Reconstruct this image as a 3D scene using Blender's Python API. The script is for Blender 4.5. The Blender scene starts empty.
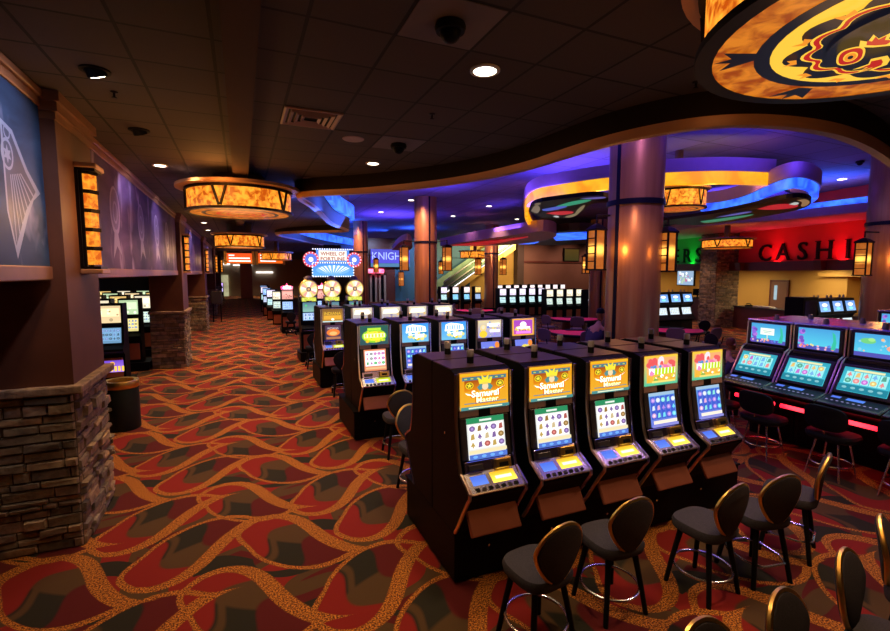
import bpy, bmesh, math, random
from mathutils import Vector, Matrix, Euler
PI = math.pi
R = math.radians
SC = bpy.context.scene
COL = SC.collection
rng = random.Random(7)

# ------------------------------------------------------------------ camera frame
CF, CP, CY, CH = 467.0, .0913, .411, 2.8
def ray(px, py):
    a = (px-445)/CF; w = -(py-315.5)/CF
    z = w*math.cos(CP)-math.sin(CP); y = math.cos(CP)+w*math.sin(CP)
    return (a*math.cos(CY)+y*math.sin(CY), -a*math.sin(CY)+y*math.cos(CY), z)
def at(px, py, z):
    r = ray(px, py); t = (z-CH)/r[2]
    return (r[0]*t, r[1]*t, z)
def ony(px, py, Y):
    r = ray(px, py); t = Y/r[1]
    return (r[0]*t, Y, CH+r[2]*t)
def onx(px, py, X):
    r = ray(px, py); t = X/r[0]
    return (X, r[1]*t, CH+r[2]*t)
cam = bpy.data.cameras.new('camera'); co = bpy.data.objects.new('camera', cam); COL.objects.link(co)
cam.sensor_width = 36; cam.lens = 36*CF/890; cam.clip_start = .05; cam.clip_end = 300
co.location = (0, 0, CH); co.rotation_euler = (PI/2-CP, 0, -CY)
SC.camera = co
SC.view_settings.view_transform = 'Standard'; SC.view_settings.look = 'None'
SC.view_settings.gamma = 1; SC.view_settings.exposure = 0.0; SC.view_settings.use_curve_mapping = False
SC.cycles.max_bounces = 6; SC.cycles.diffuse_bounces = 3; SC.cycles.glossy_bounces = 3
SC.cycles.sample_clamp_indirect = 4; SC.cycles.caustics_reflective = False; SC.cycles.caustics_refractive = False
wd = bpy.data.worlds.new('world'); SC.world = wd; wd.use_nodes = True
wd.node_tree.nodes['Background'].inputs[0].default_value = (.02, .015, .03, 1)

# ------------------------------------------------------------------ node expressions
class X:
    def __init__(s, nt, v): s.nt, s.v = nt, v
    def op(s, o, *a):
        n = s.nt.nodes.new('ShaderNodeMath'); n.operation = o
        for i, q in enumerate((s,)+a):
            q = q.v if isinstance(q, X) else q
            if isinstance(q, (int, float)): n.inputs[i].default_value = q
            else: s.nt.links.new(q, n.inputs[i])
        return X(s.nt, n.outputs[0])
    def __add__(s, b): return s.op('ADD', b)
    def __sub__(s, b): return s.op('SUBTRACT', b)
    def __mul__(s, b): return s.op('MULTIPLY', b)
    def __truediv__(s, b): return s.op('DIVIDE', b)
    def gt(s, b): return s.op('GREATER_THAN', b)
    def lt(s, b): return s.op('LESS_THAN', b)
    def sin(s): return s.op('SINE')
    def abs(s): return s.op('ABSOLUTE')
    def max(s, b): return s.op('MAXIMUM', b)
    def min(s, b): return s.op('MINIMUM', b)
    def pow(s, b): return s.op('POWER', b)
    def clamp(s): return s.max(0).min(1)
def newmat(name):
    m = bpy.data.materials.new(name); m.use_nodes = True
    return m, m.node_tree, m.node_tree.nodes['Principled BSDF']
def coords(nt, kind='Object'):
    tc = nt.nodes.new('ShaderNodeTexCoord'); sp = nt.nodes.new('ShaderNodeSeparateXYZ')
    nt.links.new(tc.outputs[kind], sp.inputs[0])
    return tc.outputs[kind], X(nt, sp.outputs[0]), X(nt, sp.outputs[1]), X(nt, sp.outputs[2])
def mixc(nt, f, a, b):
    n = nt.nodes.new('ShaderNodeMix'); n.data_type = 'RGBA'
    for i, q in ((0, f), (6, a), (7, b)):
        q = q.v if isinstance(q, X) else q
        if isinstance(q, bpy.types.NodeSocket): nt.links.new(q, n.inputs[i])
        else: n.inputs[i].default_value = q if i == 0 else (*q, 1) if len(q) == 3 else q
    return n.outputs[2]
def noise(nt, vec, scale, detail=2, dist=0, sc3=None):
    if sc3:
        mp = nt.nodes.new('ShaderNodeMapping'); mp.inputs['Scale'].default_value = sc3
        nt.links.new(vec, mp.inputs[0]); vec = mp.outputs[0]
    n = nt.nodes.new('ShaderNodeTexNoise'); n.inputs['Scale'].default_value = scale
    n.inputs['Detail'].default_value = detail; n.inputs['Distortion'].default_value = dist
    nt.links.new(vec, n.inputs['Vector'])
    return X(nt, n.outputs['Fac'])
def setp(b, col=None, rough=None, metal=None, emis=None, es=None):
    if col is not None: b.inputs['Base Color'].default_value = (*col, 1)
    if rough is not None: b.inputs['Roughness'].default_value = rough
    if metal is not None: b.inputs['Metallic'].default_value = metal
    if emis is not None: b.inputs['Emission Color'].default_value = (*emis, 1)
    if es is not None: b.inputs['Emission Strength'].default_value = es
def bump(nt, b, h, s, d=.01):
    n = nt.nodes.new('ShaderNodeBump'); n.inputs['Strength'].default_value = s; n.inputs['Distance'].default_value = d
    nt.links.new(h.v if isinstance(h, X) else h, n.inputs['Height']); nt.links.new(n.outputs[0], b.inputs['Normal'])
def mat(name, col, rough=.5, metal=0., var=.15, sc=6., emis=None, es=0., bmp=0.):
    """procedural material: the colour with a little noise in it"""
    m, nt, b = newmat(name); setp(b, col, rough, metal, emis, es)
    if max(col) < .04: b.inputs['Specular IOR Level'].default_value = .1
    vec, x, y, z = coords(nt)
    n = noise(nt, vec, sc, 3)
    c2 = tuple(max(0, c*(1-var)) for c in col); c3 = tuple(min(1, c*(1+var)) for c in col)
    nt.links.new(mixc(nt, n, c2, c3), b.inputs['Base Color'])
    if bmp: bump(nt, b, noise(nt, vec, sc*8, 2), bmp)
    return m
def emat(name, c1, c2, es, sc=8., sc3=None, base=None):
    """glowing translucent stuff (mica, neon, lamp glass, red light on a tray)"""
    m, nt, b = newmat(name); setp(b, base or (.02, .02, .02), .5)
    vec, x, y, z = coords(nt)
    n = noise(nt, vec, sc, 4, .6, sc3); f = ((n-.5)*4.2+.5).clamp()
    nt.links.new(mixc(nt, f, c1, c2), b.inputs['Emission Color']); b.inputs['Emission Strength'].default_value = es
    return m
M = {}
M['black'] = mat('black_laminate', (.0035, .0035, .005), .5, 0, .3)
M['matblack'] = mat('matt_black', (.01, .01, .011), .6)
M['cabtop'] = mat('brown_cabinet_top', (.045, .028, .03), .38)
M['chrome'] = mat('chrome', (.85, .82, .84), .27, 1., .05)
M['trim'] = mat('copper_tinted_chrome', (.95, .68, .5), .28, 1., .1)
M['violettint'] = mat('violet_tinted_metal', (.55, .47, .85), .25, 1., .1)  # on edge trims the violet is reflected light put into the colour
M['gold'] = mat('brass', (.95, .6, .16), .33, 1., .1)
M['door'] = mat('copper_brown_panel', (.42, .14, .08), .38, .5)
M['bezel'] = mat('screen_bezel', (.05, .045, .05), .25)
M['barpanel'] = mat('brown_bar_panel', (.42, .27, .24), .5)
M['fabric'] = mat('charcoal_fabric', (.045, .044, .054), .9, 0, .5, 90., bmp=.2)
M['fabricdark'] = mat('black_vinyl', (.012, .013, .022), .5, 0, .3, 20.)
M['shaft'] = mat('brown_plaster', (.12, .036, .016), .65, 0, .25, 4., bmp=.05)
M['wood'] = mat('stained_wood', (.23, .09, .04), .45, 0, .3, 5.)
M['woodred'] = mat('mahogany', (.11, .03, .022), .4, 0, .3, 5.)
M['bulkcopper'] = mat('copper_paint', (.5, .26, .15), .45, .25, .12, 3.)
M['bulkdark'] = mat('near_black_brown_paint', (.016, .008, .006), .6)
M['bulkbrown'] = mat('brown_paint', (.05, .022, .015), .55, 0, .15, 3.)
M['canbody'] = mat('dark_green_grey_metal', (.022, .035, .038), .45)
M['lavender'] = mat('pale_paint', (.6, .36, .5), .6, 0, .1)
M['iron'] = mat('dark_iron', (.018, .013, .014), .45, .5)
M['steelband'] = mat('dark_band', (.012, .012, .03), .35, .5)
M['felt'] = mat('magenta_felt', (.75, .02, .16), .8, 0, .15, 40.)
M['skin'] = mat('skin', (.5, .25, .17), .6, 0, .1)
M['shirt'] = mat('navy_cloth', (.03, .025, .08), .8, 0, .2)
M['yellowwall'] = mat('yellow_wall', (.52, .31, .07), .7, 0, .06, 1.)
M['redwall'] = mat('red_wall', (.6, .03, .03), .6, 0, .06, 1.)
M['greenwall'] = mat('green_wall', (.02, .4, .08), .6, 0, .06, 1.)
M['tealwall'] = mat('teal_wall', (.03, .12, .2), .6, 0, .1, 1.)
M['brownwall'] = mat('brown_wall', (.2, .1, .07), .7, 0, .1, 1.)
M['darkwall'] = mat('dark_wall', (.06, .035, .03), .7, 0, .1, 1.)
M['tanwall'] = mat('tan_wall', (.4, .3, .2), .7, 0, .1, 1.)
M['white'] = mat('white_plastic', (.7, .68, .62), .4)
M['greyglass'] = mat('grey_lamp_glass', (.32, .3, .33), .15)
M['beam'] = mat('brown_beam_paint', (.07, .026, .009), .9, 0, .15, 3.)
M['tileplain'] = mat('pale_ceiling_tile', (.17, .14, .16), .8)
M['ceil_low'] = mat('dark_ceiling_paint', (.05, .032, .032), .8)
M['amber'] = emat('amber_mica', (.45, .065, .002), (1., .37, .028), 1.4, 11.)
M['amberdim'] = emat('amber_mica_underside', (.4, .055, .002), (.9, .26, .015), .8, 9.)
M['amberhot'] = emat('sconce_mica', (.6, .09, .003), (1., .36, .025), 1.25, 16.)
M['bulb'] = emat('lamp_core', (1., .75, .3), (1., .85, .45), 14., 3.)
M['downlight'] = emat('lamp_warm_white', (1., .8, .55), (1., .92, .75), 9., 3.)
M['neonblue'] = emat('neon_blue', (.015, .06, 1.), (.05, .22, 1.), 1.5, 2.)
M['neonyellow'] = emat('neon_yellow', (1., .3, .0), (1., .5, .008), 1.1, 2.)
M['neonred'] = emat('neon_red', (1., .01, .03), (1., .06, .08), 3.5, 2.)
M['neonpink'] = emat('neon_pink', (1., .05, .2), (1., .2, .3), 3., 2.)
M['redglow'] = emat('red_light_glow', (.35, .004, .01), (.6, .01, .02), .8, 2.)  # glow in place of red light falling on paint
M['greenglass'] = mat('green_tinted_panel', (.2, .3, .2), .15, 0, .3, 2.)
M['lampwhite'] = emat('lamp_white', (.9, .85, .8), (1., 1., 1.), 1.8, 2.)
M['tealglow'] = emat('lit_window_glass', (.4, .6, .7), (.5, .7, .8), .8, 2.)
M['tanglow'] = emat('lit_doorway_glow', (.45, .4, .22), (.75, .7, .4), .6, 1.)
M['purplefab'] = mat('purple_grey_vinyl', (.14, .1, .17), .6)

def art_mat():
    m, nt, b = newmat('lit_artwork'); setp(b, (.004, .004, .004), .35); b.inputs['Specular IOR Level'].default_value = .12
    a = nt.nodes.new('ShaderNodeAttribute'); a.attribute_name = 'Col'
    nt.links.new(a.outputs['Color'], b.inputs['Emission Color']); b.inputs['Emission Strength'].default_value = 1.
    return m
M['art'] = art_mat()
def paint_mat():
    m, nt, b = newmat('painted_surface'); setp(b, (.5, .5, .5), .45)
    a = nt.nodes.new('ShaderNodeAttribute'); a.attribute_name = 'Col'
    nt.links.new(a.outputs['Color'], b.inputs['Base Color'])
    return m
M['paint'] = paint_mat()
def stone_mat():
    m, nt, b = newmat('ledge_stone'); setp(b, (.3, .25, .22), .8)
    a = nt.nodes.new('ShaderNodeAttribute'); a.attribute_name = 'Col'
    vec, x, y, z = coords(nt)
    n = noise(nt, vec, 9, 5)
    nt.links.new(mixc(nt, ((n-.35)*1.8).clamp(), (.5, .5, .5), (0, 0, 0)), b.inputs['Base Color'])
    mx = nt.nodes.new('ShaderNodeMix'); mx.data_type = 'RGBA'; mx.blend_type = 'MULTIPLY'; mx.inputs[0].default_value = 1
    nt.links.new(a.outputs['Color'], mx.inputs[6])
    nt.links.new(mixc(nt, ((n-.3)*2.).clamp(), (.7, .65, .6), (1.9, 1.75, 1.45)), mx.inputs[7])
    nt.links.new(mx.outputs[2], b.inputs['Base Color'])
    bump(nt, b, noise(nt, vec, 22, 5), .7, .02)
    return m
M['stone'] = stone_mat()
def tile_mat(name, col, line, ox, oy, s=.61, lw=.022):
    m, nt, b = newmat(name); setp(b, col, .85)
    vec, x, y, z = coords(nt)
    fx = ((x-ox)/s); fy = ((y-oy)/s)
    gx = (fx.op('FRACT')-.5).abs().gt(.5-lw); gy = (fy.op('FRACT')-.5).abs().gt(.5-lw)
    g = gx.max(gy)
    cell = nt.nodes.new('ShaderNodeTexWhiteNoise'); cell.noise_dimensions = '2D'
    cv = nt.nodes.new('ShaderNodeCombineXYZ'); nt.links.new(fx.op('FLOOR').v, cv.inputs[0]); nt.links.new(fy.op('FLOOR').v, cv.inputs[1])
    nt.links.new(cv.outputs[0], cell.inputs['Vector'])
    cn = X(nt, cell.outputs['Value'])
    n = noise(nt, vec, 60, 2)
    base = mixc(nt, (cn*.6+n*.4).clamp(), tuple(c*.8 for c in col), tuple(c*1.2 for c in col))
    nt.links.new(mixc(nt, g, base, line), b.inputs['Base Color'])
    bump(nt, b, (g*-1.), .6, .01)
    return m
M['tile'] = tile_mat('dark_ceiling_tile', (.066, .047, .045), (.008, .006, .006), .784*.61, 5.589*.61)
M['tileup'] = tile_mat('raised_ceiling_tile', (.13, .12, .22), (.03, .025, .05), 0, 0, 1.22, .012)

def carpet_mat():
    m, nt, b = newmat('swirl_carpet'); setp(b, (.3, .05, .02), .95)
    vec, x, y, z = coords(nt)
    P = 1.97; p2 = 2*PI/P
    wob = noise(nt, vec, 1.3, 1)
    # --- leaf shaped grounds
    def curve(s, pts):
        n = nt.nodes.new('ShaderNodeFloatCurve'); cv = n.mapping.curves[0]
        q = [((a+.2)/1.9, (v+.5)/1.2) for a, v in pts]
        q = [(0, q[0][1])]+q+[(1, q[-1][1])] if q[0][0] > .002 else q+[(1, q[-1][1])]
        while len(cv.points) < len(q): cv.points.new(.5, .5)
        for pt, (a, v) in zip(cv.points, q): pt.location = (a, v)
        n.mapping.update(); nt.links.new(((s+.2)/1.9).clamp().v, n.inputs['Value'])
        return X(nt, n.outputs[0])*1.2-.5
    OU = [(-.18, .12), (-.172, .24), (-.14, .33), (-.02, .46), (.15, .52), (.37, .5), (.58, .42), (.78, .33), (1., .26), (1.18, .235), (1.34, .26), (1.5, .33)]
    OL = [(-.18, .12), (-.17, .04), (-.13, -.04), (-.02, -.13), (.16, -.2), (.35, -.29), (.6, -.335), (.86, -.31), (1.05, -.22), (1.18, -.06), (1.26, .14), (1.36, .23), (1.5, .33)]
    IU = [(-.115, .12), (-.105, .21), (-.07, .29), (.01, .37), (.14, .4), (.3, .375), (.5, .295), (.7, .2), (.9, .135), (1.05, .11), (1.14, .105), (1.2, .11)]
    IL = [(-.115, .12), (-.105, .04), (-.06, -.04), (.04, -.1), (.18, -.165), (.38, -.255), (.6, -.29), (.83, -.27), (1.0, -.18), (1.12, -.03), (1.2, .11)]
    loc = []
    for (tx, ty), deg, sg in [((-1.02, 4.96), 36, -1), ((-1.43, 5.71), 36, -1), ((-.49, 4.36), -43, 1), ((-.03, 5.21), -43, 1)]:
        a = R(deg); ca, sa = math.cos(a), math.sin(a)
        cx, cy = tx+ca*.72-sa*.1*sg, ty+sa*.72+ca*.1*sg
        dx = (x-cx).op('WRAP', P/2, -P/2); dy = (y-cy).op('WRAP', P/2, -P/2)
        loc.append((dx*ca+dy*sa+.72, (dy*ca-dx*sa)*sg+.1))
    red1, red2, tan, green = (.25, .009, .004), (.1, .0025, .0025), (.085, .045, .012), (.016, .015, .006)
    # ground between the loops: long leaves
    g1 = (x*p2*1+y*p2*1+(y*p2-x*p2).sin()*1.1).sin(); g2 = (x*p2*2-y*p2*1+(y*p2*1+x*p2).sin()*1.3+.7).sin(); g3 = (y*p2*3+x*p2+(x*p2*2).sin()*.8+1.3).sin()
    c = mixc(nt, g2.gt(.25), red2, red1)
    c = mixc(nt, ((g2.abs()*-1+.34)*30).clamp(), c, tan)
    c = mixc(nt, ((g3-.35)*20).clamp()*((g1+.1)*20).clamp(), c, green)
    c = mixc(nt, ((g3+.62)*-20).clamp()*((g2*-1+.2)*20).clamp(), c, tan)
    band = None; inside = None
    for s, t in loc:
        ou, ol, iu, il = curve(s, OU), curve(s, OL), curve(s, IU), curve(s, IL)
        inr = s.gt(-.18)*s.lt(1.5)
        o = (((ou-t)*90).clamp()*((t-ol)*90).clamp())*inr
        i_ = (((iu-t)*90).clamp()*((t-il)*90).clamp())*s.gt(-.11)*s.lt(1.2)
        v1 = s+(t*8+.4).sin()*.13
        ci = mixc(nt, ((t-.05+(s*5).sin()*.05)*30).clamp(), green, tan)
        ci = mixc(nt, ((v1-.32)*-30).clamp(), ci, red1)
        ci = mixc(nt, ((v1-.44)*-30).clamp()*((v1-.32)*30).clamp(), ci, tan)
        ci = mixc(nt, ((v1-.72)*30).clamp(), ci, red2)
        c = mixc(nt, i_, c, ci)
        bb = (o-i_).max(0)
        band = bb if band is None else band.max(bb)
    fib = noise(nt, vec, 75, 3)
    gold = mixc(nt, ((fib-.44)*6).clamp(), (.11, .028, .004), (.78, .3, .03))
    c = mixc(nt, band, c, gold)
    fine = noise(nt, vec, 220, 1)
    mx = nt.nodes.new('ShaderNodeMix'); mx.data_type = 'RGBA'; mx.blend_type = 'MULTIPLY'; mx.inputs[0].default_value = 1
    nt.links.new(c, mx.inputs[6]); nt.links.new(mixc(nt, fine, (.7, .7, .7), (1.25, 1.25, 1.25)), mx.inputs[7])
    nt.links.new(mx.outputs[2], b.inputs['Base Color'])
    bump(nt, b, fine, .3, .004)
    return m
M['carpet'] = carpet_mat()
def column_mat():
    m, nt, b = newmat('copper_column'); setp(b, (.4, .2, .15), .36, .55)
    vec, x, y, z = coords(nt)
    n = noise(nt, vec, 5, 3, 0, (3, 3, .15))
    nt.links.new(mixc(nt, n, (.3, .13, .065), (.5, .25, .13)), b.inputs['Base Color'])
    return m
M['column'] = column_mat()
def banner_mat(name, a, c, d):
    m, nt, b = newmat(name); setp(b, a, .55); b.inputs['Specular IOR Level'].default_value = .2
    vec, x, y, z = coords(nt)
    n = noise(nt, vec, 1.1, 4, 1.2, (1, .5, 1.6)); n2 = noise(nt, vec, 1.5, 3, .5, (1, 1.6, .7))
    col = mixc(nt, ((n-.35)*2.6).clamp(), a, c)
    col = mixc(nt, ((n2-.56)*4.).clamp(), col, d)
    nt.links.new(col, b.inputs['Base Color'])
    return m
M['bannerblue'] = banner_mat('etched_glass_blue', (.012, .03, .07), (.05, .1, .2), (.42, .4, .62))
M['bannerpurple'] = banner_mat('etched_glass_violet', (.04, .016, .07), (.13, .06, .18), (.55, .42, .68))

# ------------------------------------------------------------------ mesh helpers
class MB:
    def __init__(s): s.bm = bmesh.new(); s.m = Matrix(); s.ms = []; s.mi = 0; s.cl = s.bm.loops.layers.float_color.new('Col'); s.c = (1, 1, 1, 1)
    def xf(s, loc=(0, 0, 0), rot=(0, 0, 0)): s.m = Matrix.Translation(loc) @ Euler(rot).to_matrix().to_4x4(); return s
    def face(s, vs, c=None):
        try: f = s.bm.faces.new(vs)
        except ValueError: return None
        f.material_index = s.mi
        for l in f.loops: l[s.cl] = c or s.c
        return f
    def v(s, *p): return s.bm.verts.new(s.m @ Vector(p))
    def box(s, x0, y0, z0, x1, y1, z1, bev=0.):
        if bev <= 0:
            V = [s.v(x, y, z) for z in (z0, z1) for x, y in ((x0, y0), (x1, y0), (x1, y1), (x0, y1))]
            for q in ((3, 2, 1, 0), (4, 5, 6, 7), (0, 1, 5, 4), (1, 2, 6, 5), (2, 3, 7, 6), (3, 0, 4, 7)): s.face([V[i] for i in q])
            return s
        b = min(bev, (x1-x0)*.45, (y1-y0)*.45, (z1-z0)*.45)
        def ring(x0, y0, x1, y1, z): return [s.v(*q, z) for q in ((x0+b, y0), (x1-b, y0), (x1, y0+b), (x1, y1-b), (x1-b, y1), (x0+b, y1), (x0, y1-b), (x0, y0+b))]
        def ringi(z): return [s.v(*q, z) for q in ((x0+b, y0+b*.5), (x1-b, y0+b*.5), (x1-b*.5, y0+b), (x1-b*.5, y1-b), (x1-b, y1-b*.5), (x0+b, y1-b*.5), (x0+b*.5, y1-b), (x0+b*.5, y0+b))]
        rs = [ringi(z0), ring(x0, y0, x1, y1, z0+b), ring(x0, y0, x1, y1, z1-b), ringi(z1)]
        s.face(rs[0][::-1]); s.face(rs[-1])
        for a, c in zip(rs, rs[1:]):
            for i in range(8): s.face([a[i], a[(i+1) % 8], c[(i+1) % 8], c[i]])
        return s
    def loft(s, rings, cap=True, closed=True):
        V = [[s.v(*p) for p in r] for r in rings]; n = len(V[0])
        for a, c in zip(V, V[1:]):
            for i in range(n if closed else n-1): s.face([a[i], a[(i+1) % n], c[(i+1) % n], c[i]])
        if cap: s.face(V[0][::-1]); s.face(V[-1])
        return s
    def lathe(s, prof, n=24, cx=0, cy=0, cap=True, a0=0, a1=2*PI):
        full = abs(a1-a0-2*PI) < 1e-6; k = n if full else n+1
        return s.loft([[(cx+r*math.cos(a0+(a1-a0)*i/n), cy+r*math.sin(a0+(a1-a0)*i/n), z) for i in range(k)] for r, z in prof], cap, full)
    def cyl(s, cx, cy, z0, z1, r, n=16, r2=None): return s.lathe([(r, z0), (r2 if r2 is not None else r, z1)], n, cx, cy)
    def prism(s, poly, a, b, axis='x'):
        def P(u, v, w): return (w, u, v) if axis == 'x' else (u, w, v) if axis == 'y' else (u, v, w)
        return s.loft([[P(u, v, a) for u, v in poly], [P(u, v, b) for u, v in poly]])
    def tube(s, pts, r, n=8, closed=False, rr=None):
        pts = [Vector(p) for p in pts]; N = len(pts); rings = []
        up = Vector((0, 0, 1))
        pu = None
        for i, p in enumerate(pts):
            if closed: t = (pts[(i+1) % N]-pts[i-1]).normalized()
            else: t = (pts[min(i+1, N-1)]-pts[max(i-1, 0)]).normalized()
            if pu is None:
                u = t.cross(up)
                if u.length < .05: u = t.cross(Vector((0, 1, 0)))
            else: u = pu-t*pu.dot(t)
            u.normalize(); pu = u; w = t.cross(u)
            q = rr[i] if rr else r
            rings.append([tuple(p+(u*math.cos(2*PI*k/n)+w*math.sin(2*PI*k/n))*q) for k in range(n)])
        if closed: rings.append(rings[0])
        return s.loft(rings, not closed)
    def ball(s, c, r, n=12, m=8, sz=1.):
        return s.loft([[(c[0]+r*math.sin(PI*(j+.02)/(m+.04))*math.cos(2*PI*i/n), c[1]+r*math.sin(PI*(j+.02)/(m+.04))*math.sin(2*PI*i/n), c[2]-r*sz*math.cos(PI*(j+.02)/(m+.04))) for i in range(n)] for j in range(m+1)])
    def build(s, name, ma, parent=None, smooth=False, loc=None):
        me = bpy.data.meshes.new(name); bmesh.ops.recalc_face_normals(s.bm, faces=s.bm.faces)
        if smooth:
            for f in s.bm.faces: f.smooth = True
        s.bm.to_mesh(me); s.bm.free()
        for q in (ma if isinstance(ma, (list, tuple)) else [ma]): me.materials.append(M[q] if isinstance(q, str) else q)
        if smooth:
            try: me.set_sharp_from_angle(angle=R(38))
            except Exception: pass
        o = bpy.data.objects.new(name, me); COL.objects.link(o)
        if parent: o.parent = parent
        if loc: o.location = loc
        return o
def tag(o, label=None, cat=None, group=None, kind=None):
    if label: o['label'] = label
    if cat: o['category'] = cat
    if group: o['group'] = group
    if kind: o['kind'] = kind
    return o
def empty(name, loc=(0, 0, 0), rz=0., label=None, cat=None, group=None):
    o = bpy.data.objects.new(name, None); COL.objects.link(o); o.location = loc; o.rotation_euler = (0, 0, rz)
    o.empty_display_size = .1
    return tag(o, label, cat, group)
KIDS = {}; protos = {}
def kids(o): return [c for c in bpy.data.objects if c.parent == o]
def copy_tree(o, parent=None):
    if o.name not in KIDS: KIDS[o.name] = kids(o)
    c = o.copy(); COL.objects.link(c)
    if parent: c.parent = parent
    KIDS[c.name] = [copy_tree(ch, c) for ch in KIDS[o.name]]
    return c
def place(proto, used, loc, rz, label, group):
    o = proto if not used else copy_tree(proto)
    if proto.name.startswith('slot_machine') and proto in protos.values(): o.scale = (1, 1, .954)
    o.location = loc; o.rotation_euler = (0, 0, rz); o['label'] = label
    if group: o['group'] = group
    return o
ORD = ['first', 'second', 'third', 'fourth', 'fifth', 'sixth', 'seventh', 'eighth', 'ninth', 'tenth', 'eleventh', 'twelfth', 'thirteenth', 'fourteenth']

# ------------------------------------------------------------------ flat art (screens, signs, emblems)
TXT = {}
def text_polys(t, bold=0.):
    if (t, bold) in TXT: return TXT[(t, bold)]
    cu = bpy.data.curves.new('t', 'FONT'); cu.body = t; cu.align_x = 'CENTER'; cu.align_y = 'CENTER'; cu.resolution_u = 3; cu.offset = bold
    o = bpy.data.objects.new('t', cu); COL.objects.link(o)
    dg = bpy.context.evaluated_depsgraph_get(); me = bpy.data.meshes.new_from_object(o.evaluated_get(dg))
    xs = [v.co.x for v in me.vertices]; ys = [v.co.y for v in me.vertices]
    cx, cy, h = (min(xs)+max(xs))/2, (min(ys)+max(ys))/2, max(ys)-min(ys)
    ps = [[((me.vertices[i].co.x-cx)/h, (me.vertices[i].co.y-cy)/h) for i in p.vertices] for p in me.polygons]
    wdt = (max(xs)-min(xs))/h
    bpy.data.objects.remove(o); bpy.data.meshes.remove(me); bpy.data.curves.remove(cu)
    TXT[(t, bold)] = (ps, wdt); return TXT[(t, bold)]
def circ(cx, cy, rx, ry=None, n=20, rot=0, pw=2.):
    ry = ry or rx; out = []
    for i in range(n):
        a = 2*PI*i/n; c, s = math.cos(a), math.sin(a)
        u = rx*math.copysign(abs(c)**(2/pw), c); v = ry*math.copysign(abs(s)**(2/pw), s)
        out.append((cx+u*math.cos(rot)-v*math.sin(rot), cy+u*math.sin(rot)+v*math.cos(rot)))
    return out
def art(name, items, parent=None, loc=(0, 0, 0), rot=(PI/2, 0, 0), ma='art', dz=.0006, k=1.):
    """items in the plane x right, y up; each one lies a hair above the one before"""
    b = MB(); b.xf(loc, rot); z = 0.
    for it in items:
        z += dz; t = it[0]
        if t == 'rect':
            x0, y0, x1, y1, c = it[1:6]; c2 = it[6] if len(it) > 6 else c
            f = b.face([b.v(x0, y0, z), b.v(x1, y0, z), b.v(x1, y1, z), b.v(x0, y1, z)])
            for l, cc in zip(f.loops, (c2, c2, c, c)): l[b.cl] = (*[q*k for q in cc], 1)
        elif t == 'poly':
            pts, c = it[1:3]; vs = [b.v(*p, z) for p in pts]; b.face(vs, (*[q*k for q in c], 1))
        elif t == 'ring':
            o, i_, c = it[1:4]; A = [b.v(*p, z) for p in o]; B = [b.v(*p, z) for p in i_]; n = len(A)
            for q in range(n): b.face([A[q], A[(q+1) % n], B[(q+1) % n], B[q]], (*[w*k for w in c], 1))
        elif t == 'text':
            s, x, y, h, c = it[1:6]; ps, w = text_polys(s, it[7] if len(it) > 7 else 0.); sx = (it[6]/(w*h)) if len(it) > 6 and it[6] else 1.
            for p in ps: b.face([b.v(x+u*h*sx, y+v*h, z) for u, v in p], (*[q*k for q in c], 1))
    return_norm = b
    me_o = b
    me = bpy.data.meshes.new(name); b.bm.to_mesh(me); b.bm.free(); me.materials.append(M[ma])
    o = bpy.data.objects.new(name, me); COL.objects.link(o)
    if parent: o.parent = parent
    return o
def reels(x0, y0, x1, y1, bg, pal, r, cols=5, rows=3, gap=.08):
    it = []; cw = (x1-x0)/cols; ch = (y1-y0)/rows
    for i in range(cols):
        it.append(('rect', x0+cw*(i+gap/2), y0, x0+cw*(i+1-gap/2), y1, bg))
    for i in range(cols):
        for j in range(rows):
            cx, cy = x0+cw*(i+.5), y0+ch*(j+.5); c = r.choice(pal); s = min(cw, ch)*.43; kd = r.random()
            if kd < .4: it.append(('poly', circ(cx, cy, s, s*.95, 10), c)); it.append(('poly', circ(cx, cy, s*.45, s*.45, 8), tuple(min(1, q*1.6+.1) for q in c)))
            elif kd < .7: it.append(('poly', [(cx-s*.7, cy-s), (cx+s*.7, cy-s*.8), (cx+s*.5, cy+s), (cx-s*.4, cy+s*.7)], c))
            else: it.append(('poly', [(cx, cy+s), (cx-s*.8, cy-s*.5), (cx+s*.8, cy-s*.5)], c)); it.append(('rect', cx-s*.2, cy-s, cx+s*.2, cy-s*.4, c))
    return it
def star(cx, cy, r, n=5, q=.45): return [(cx+r*(1 if i % 2 == 0 else q)*math.sin(PI*i/n), cy+r*(1 if i % 2 == 0 else q)*math.cos(PI*i/n)) for i in range(2*n)]
W_, H_ = .46, .40
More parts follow.
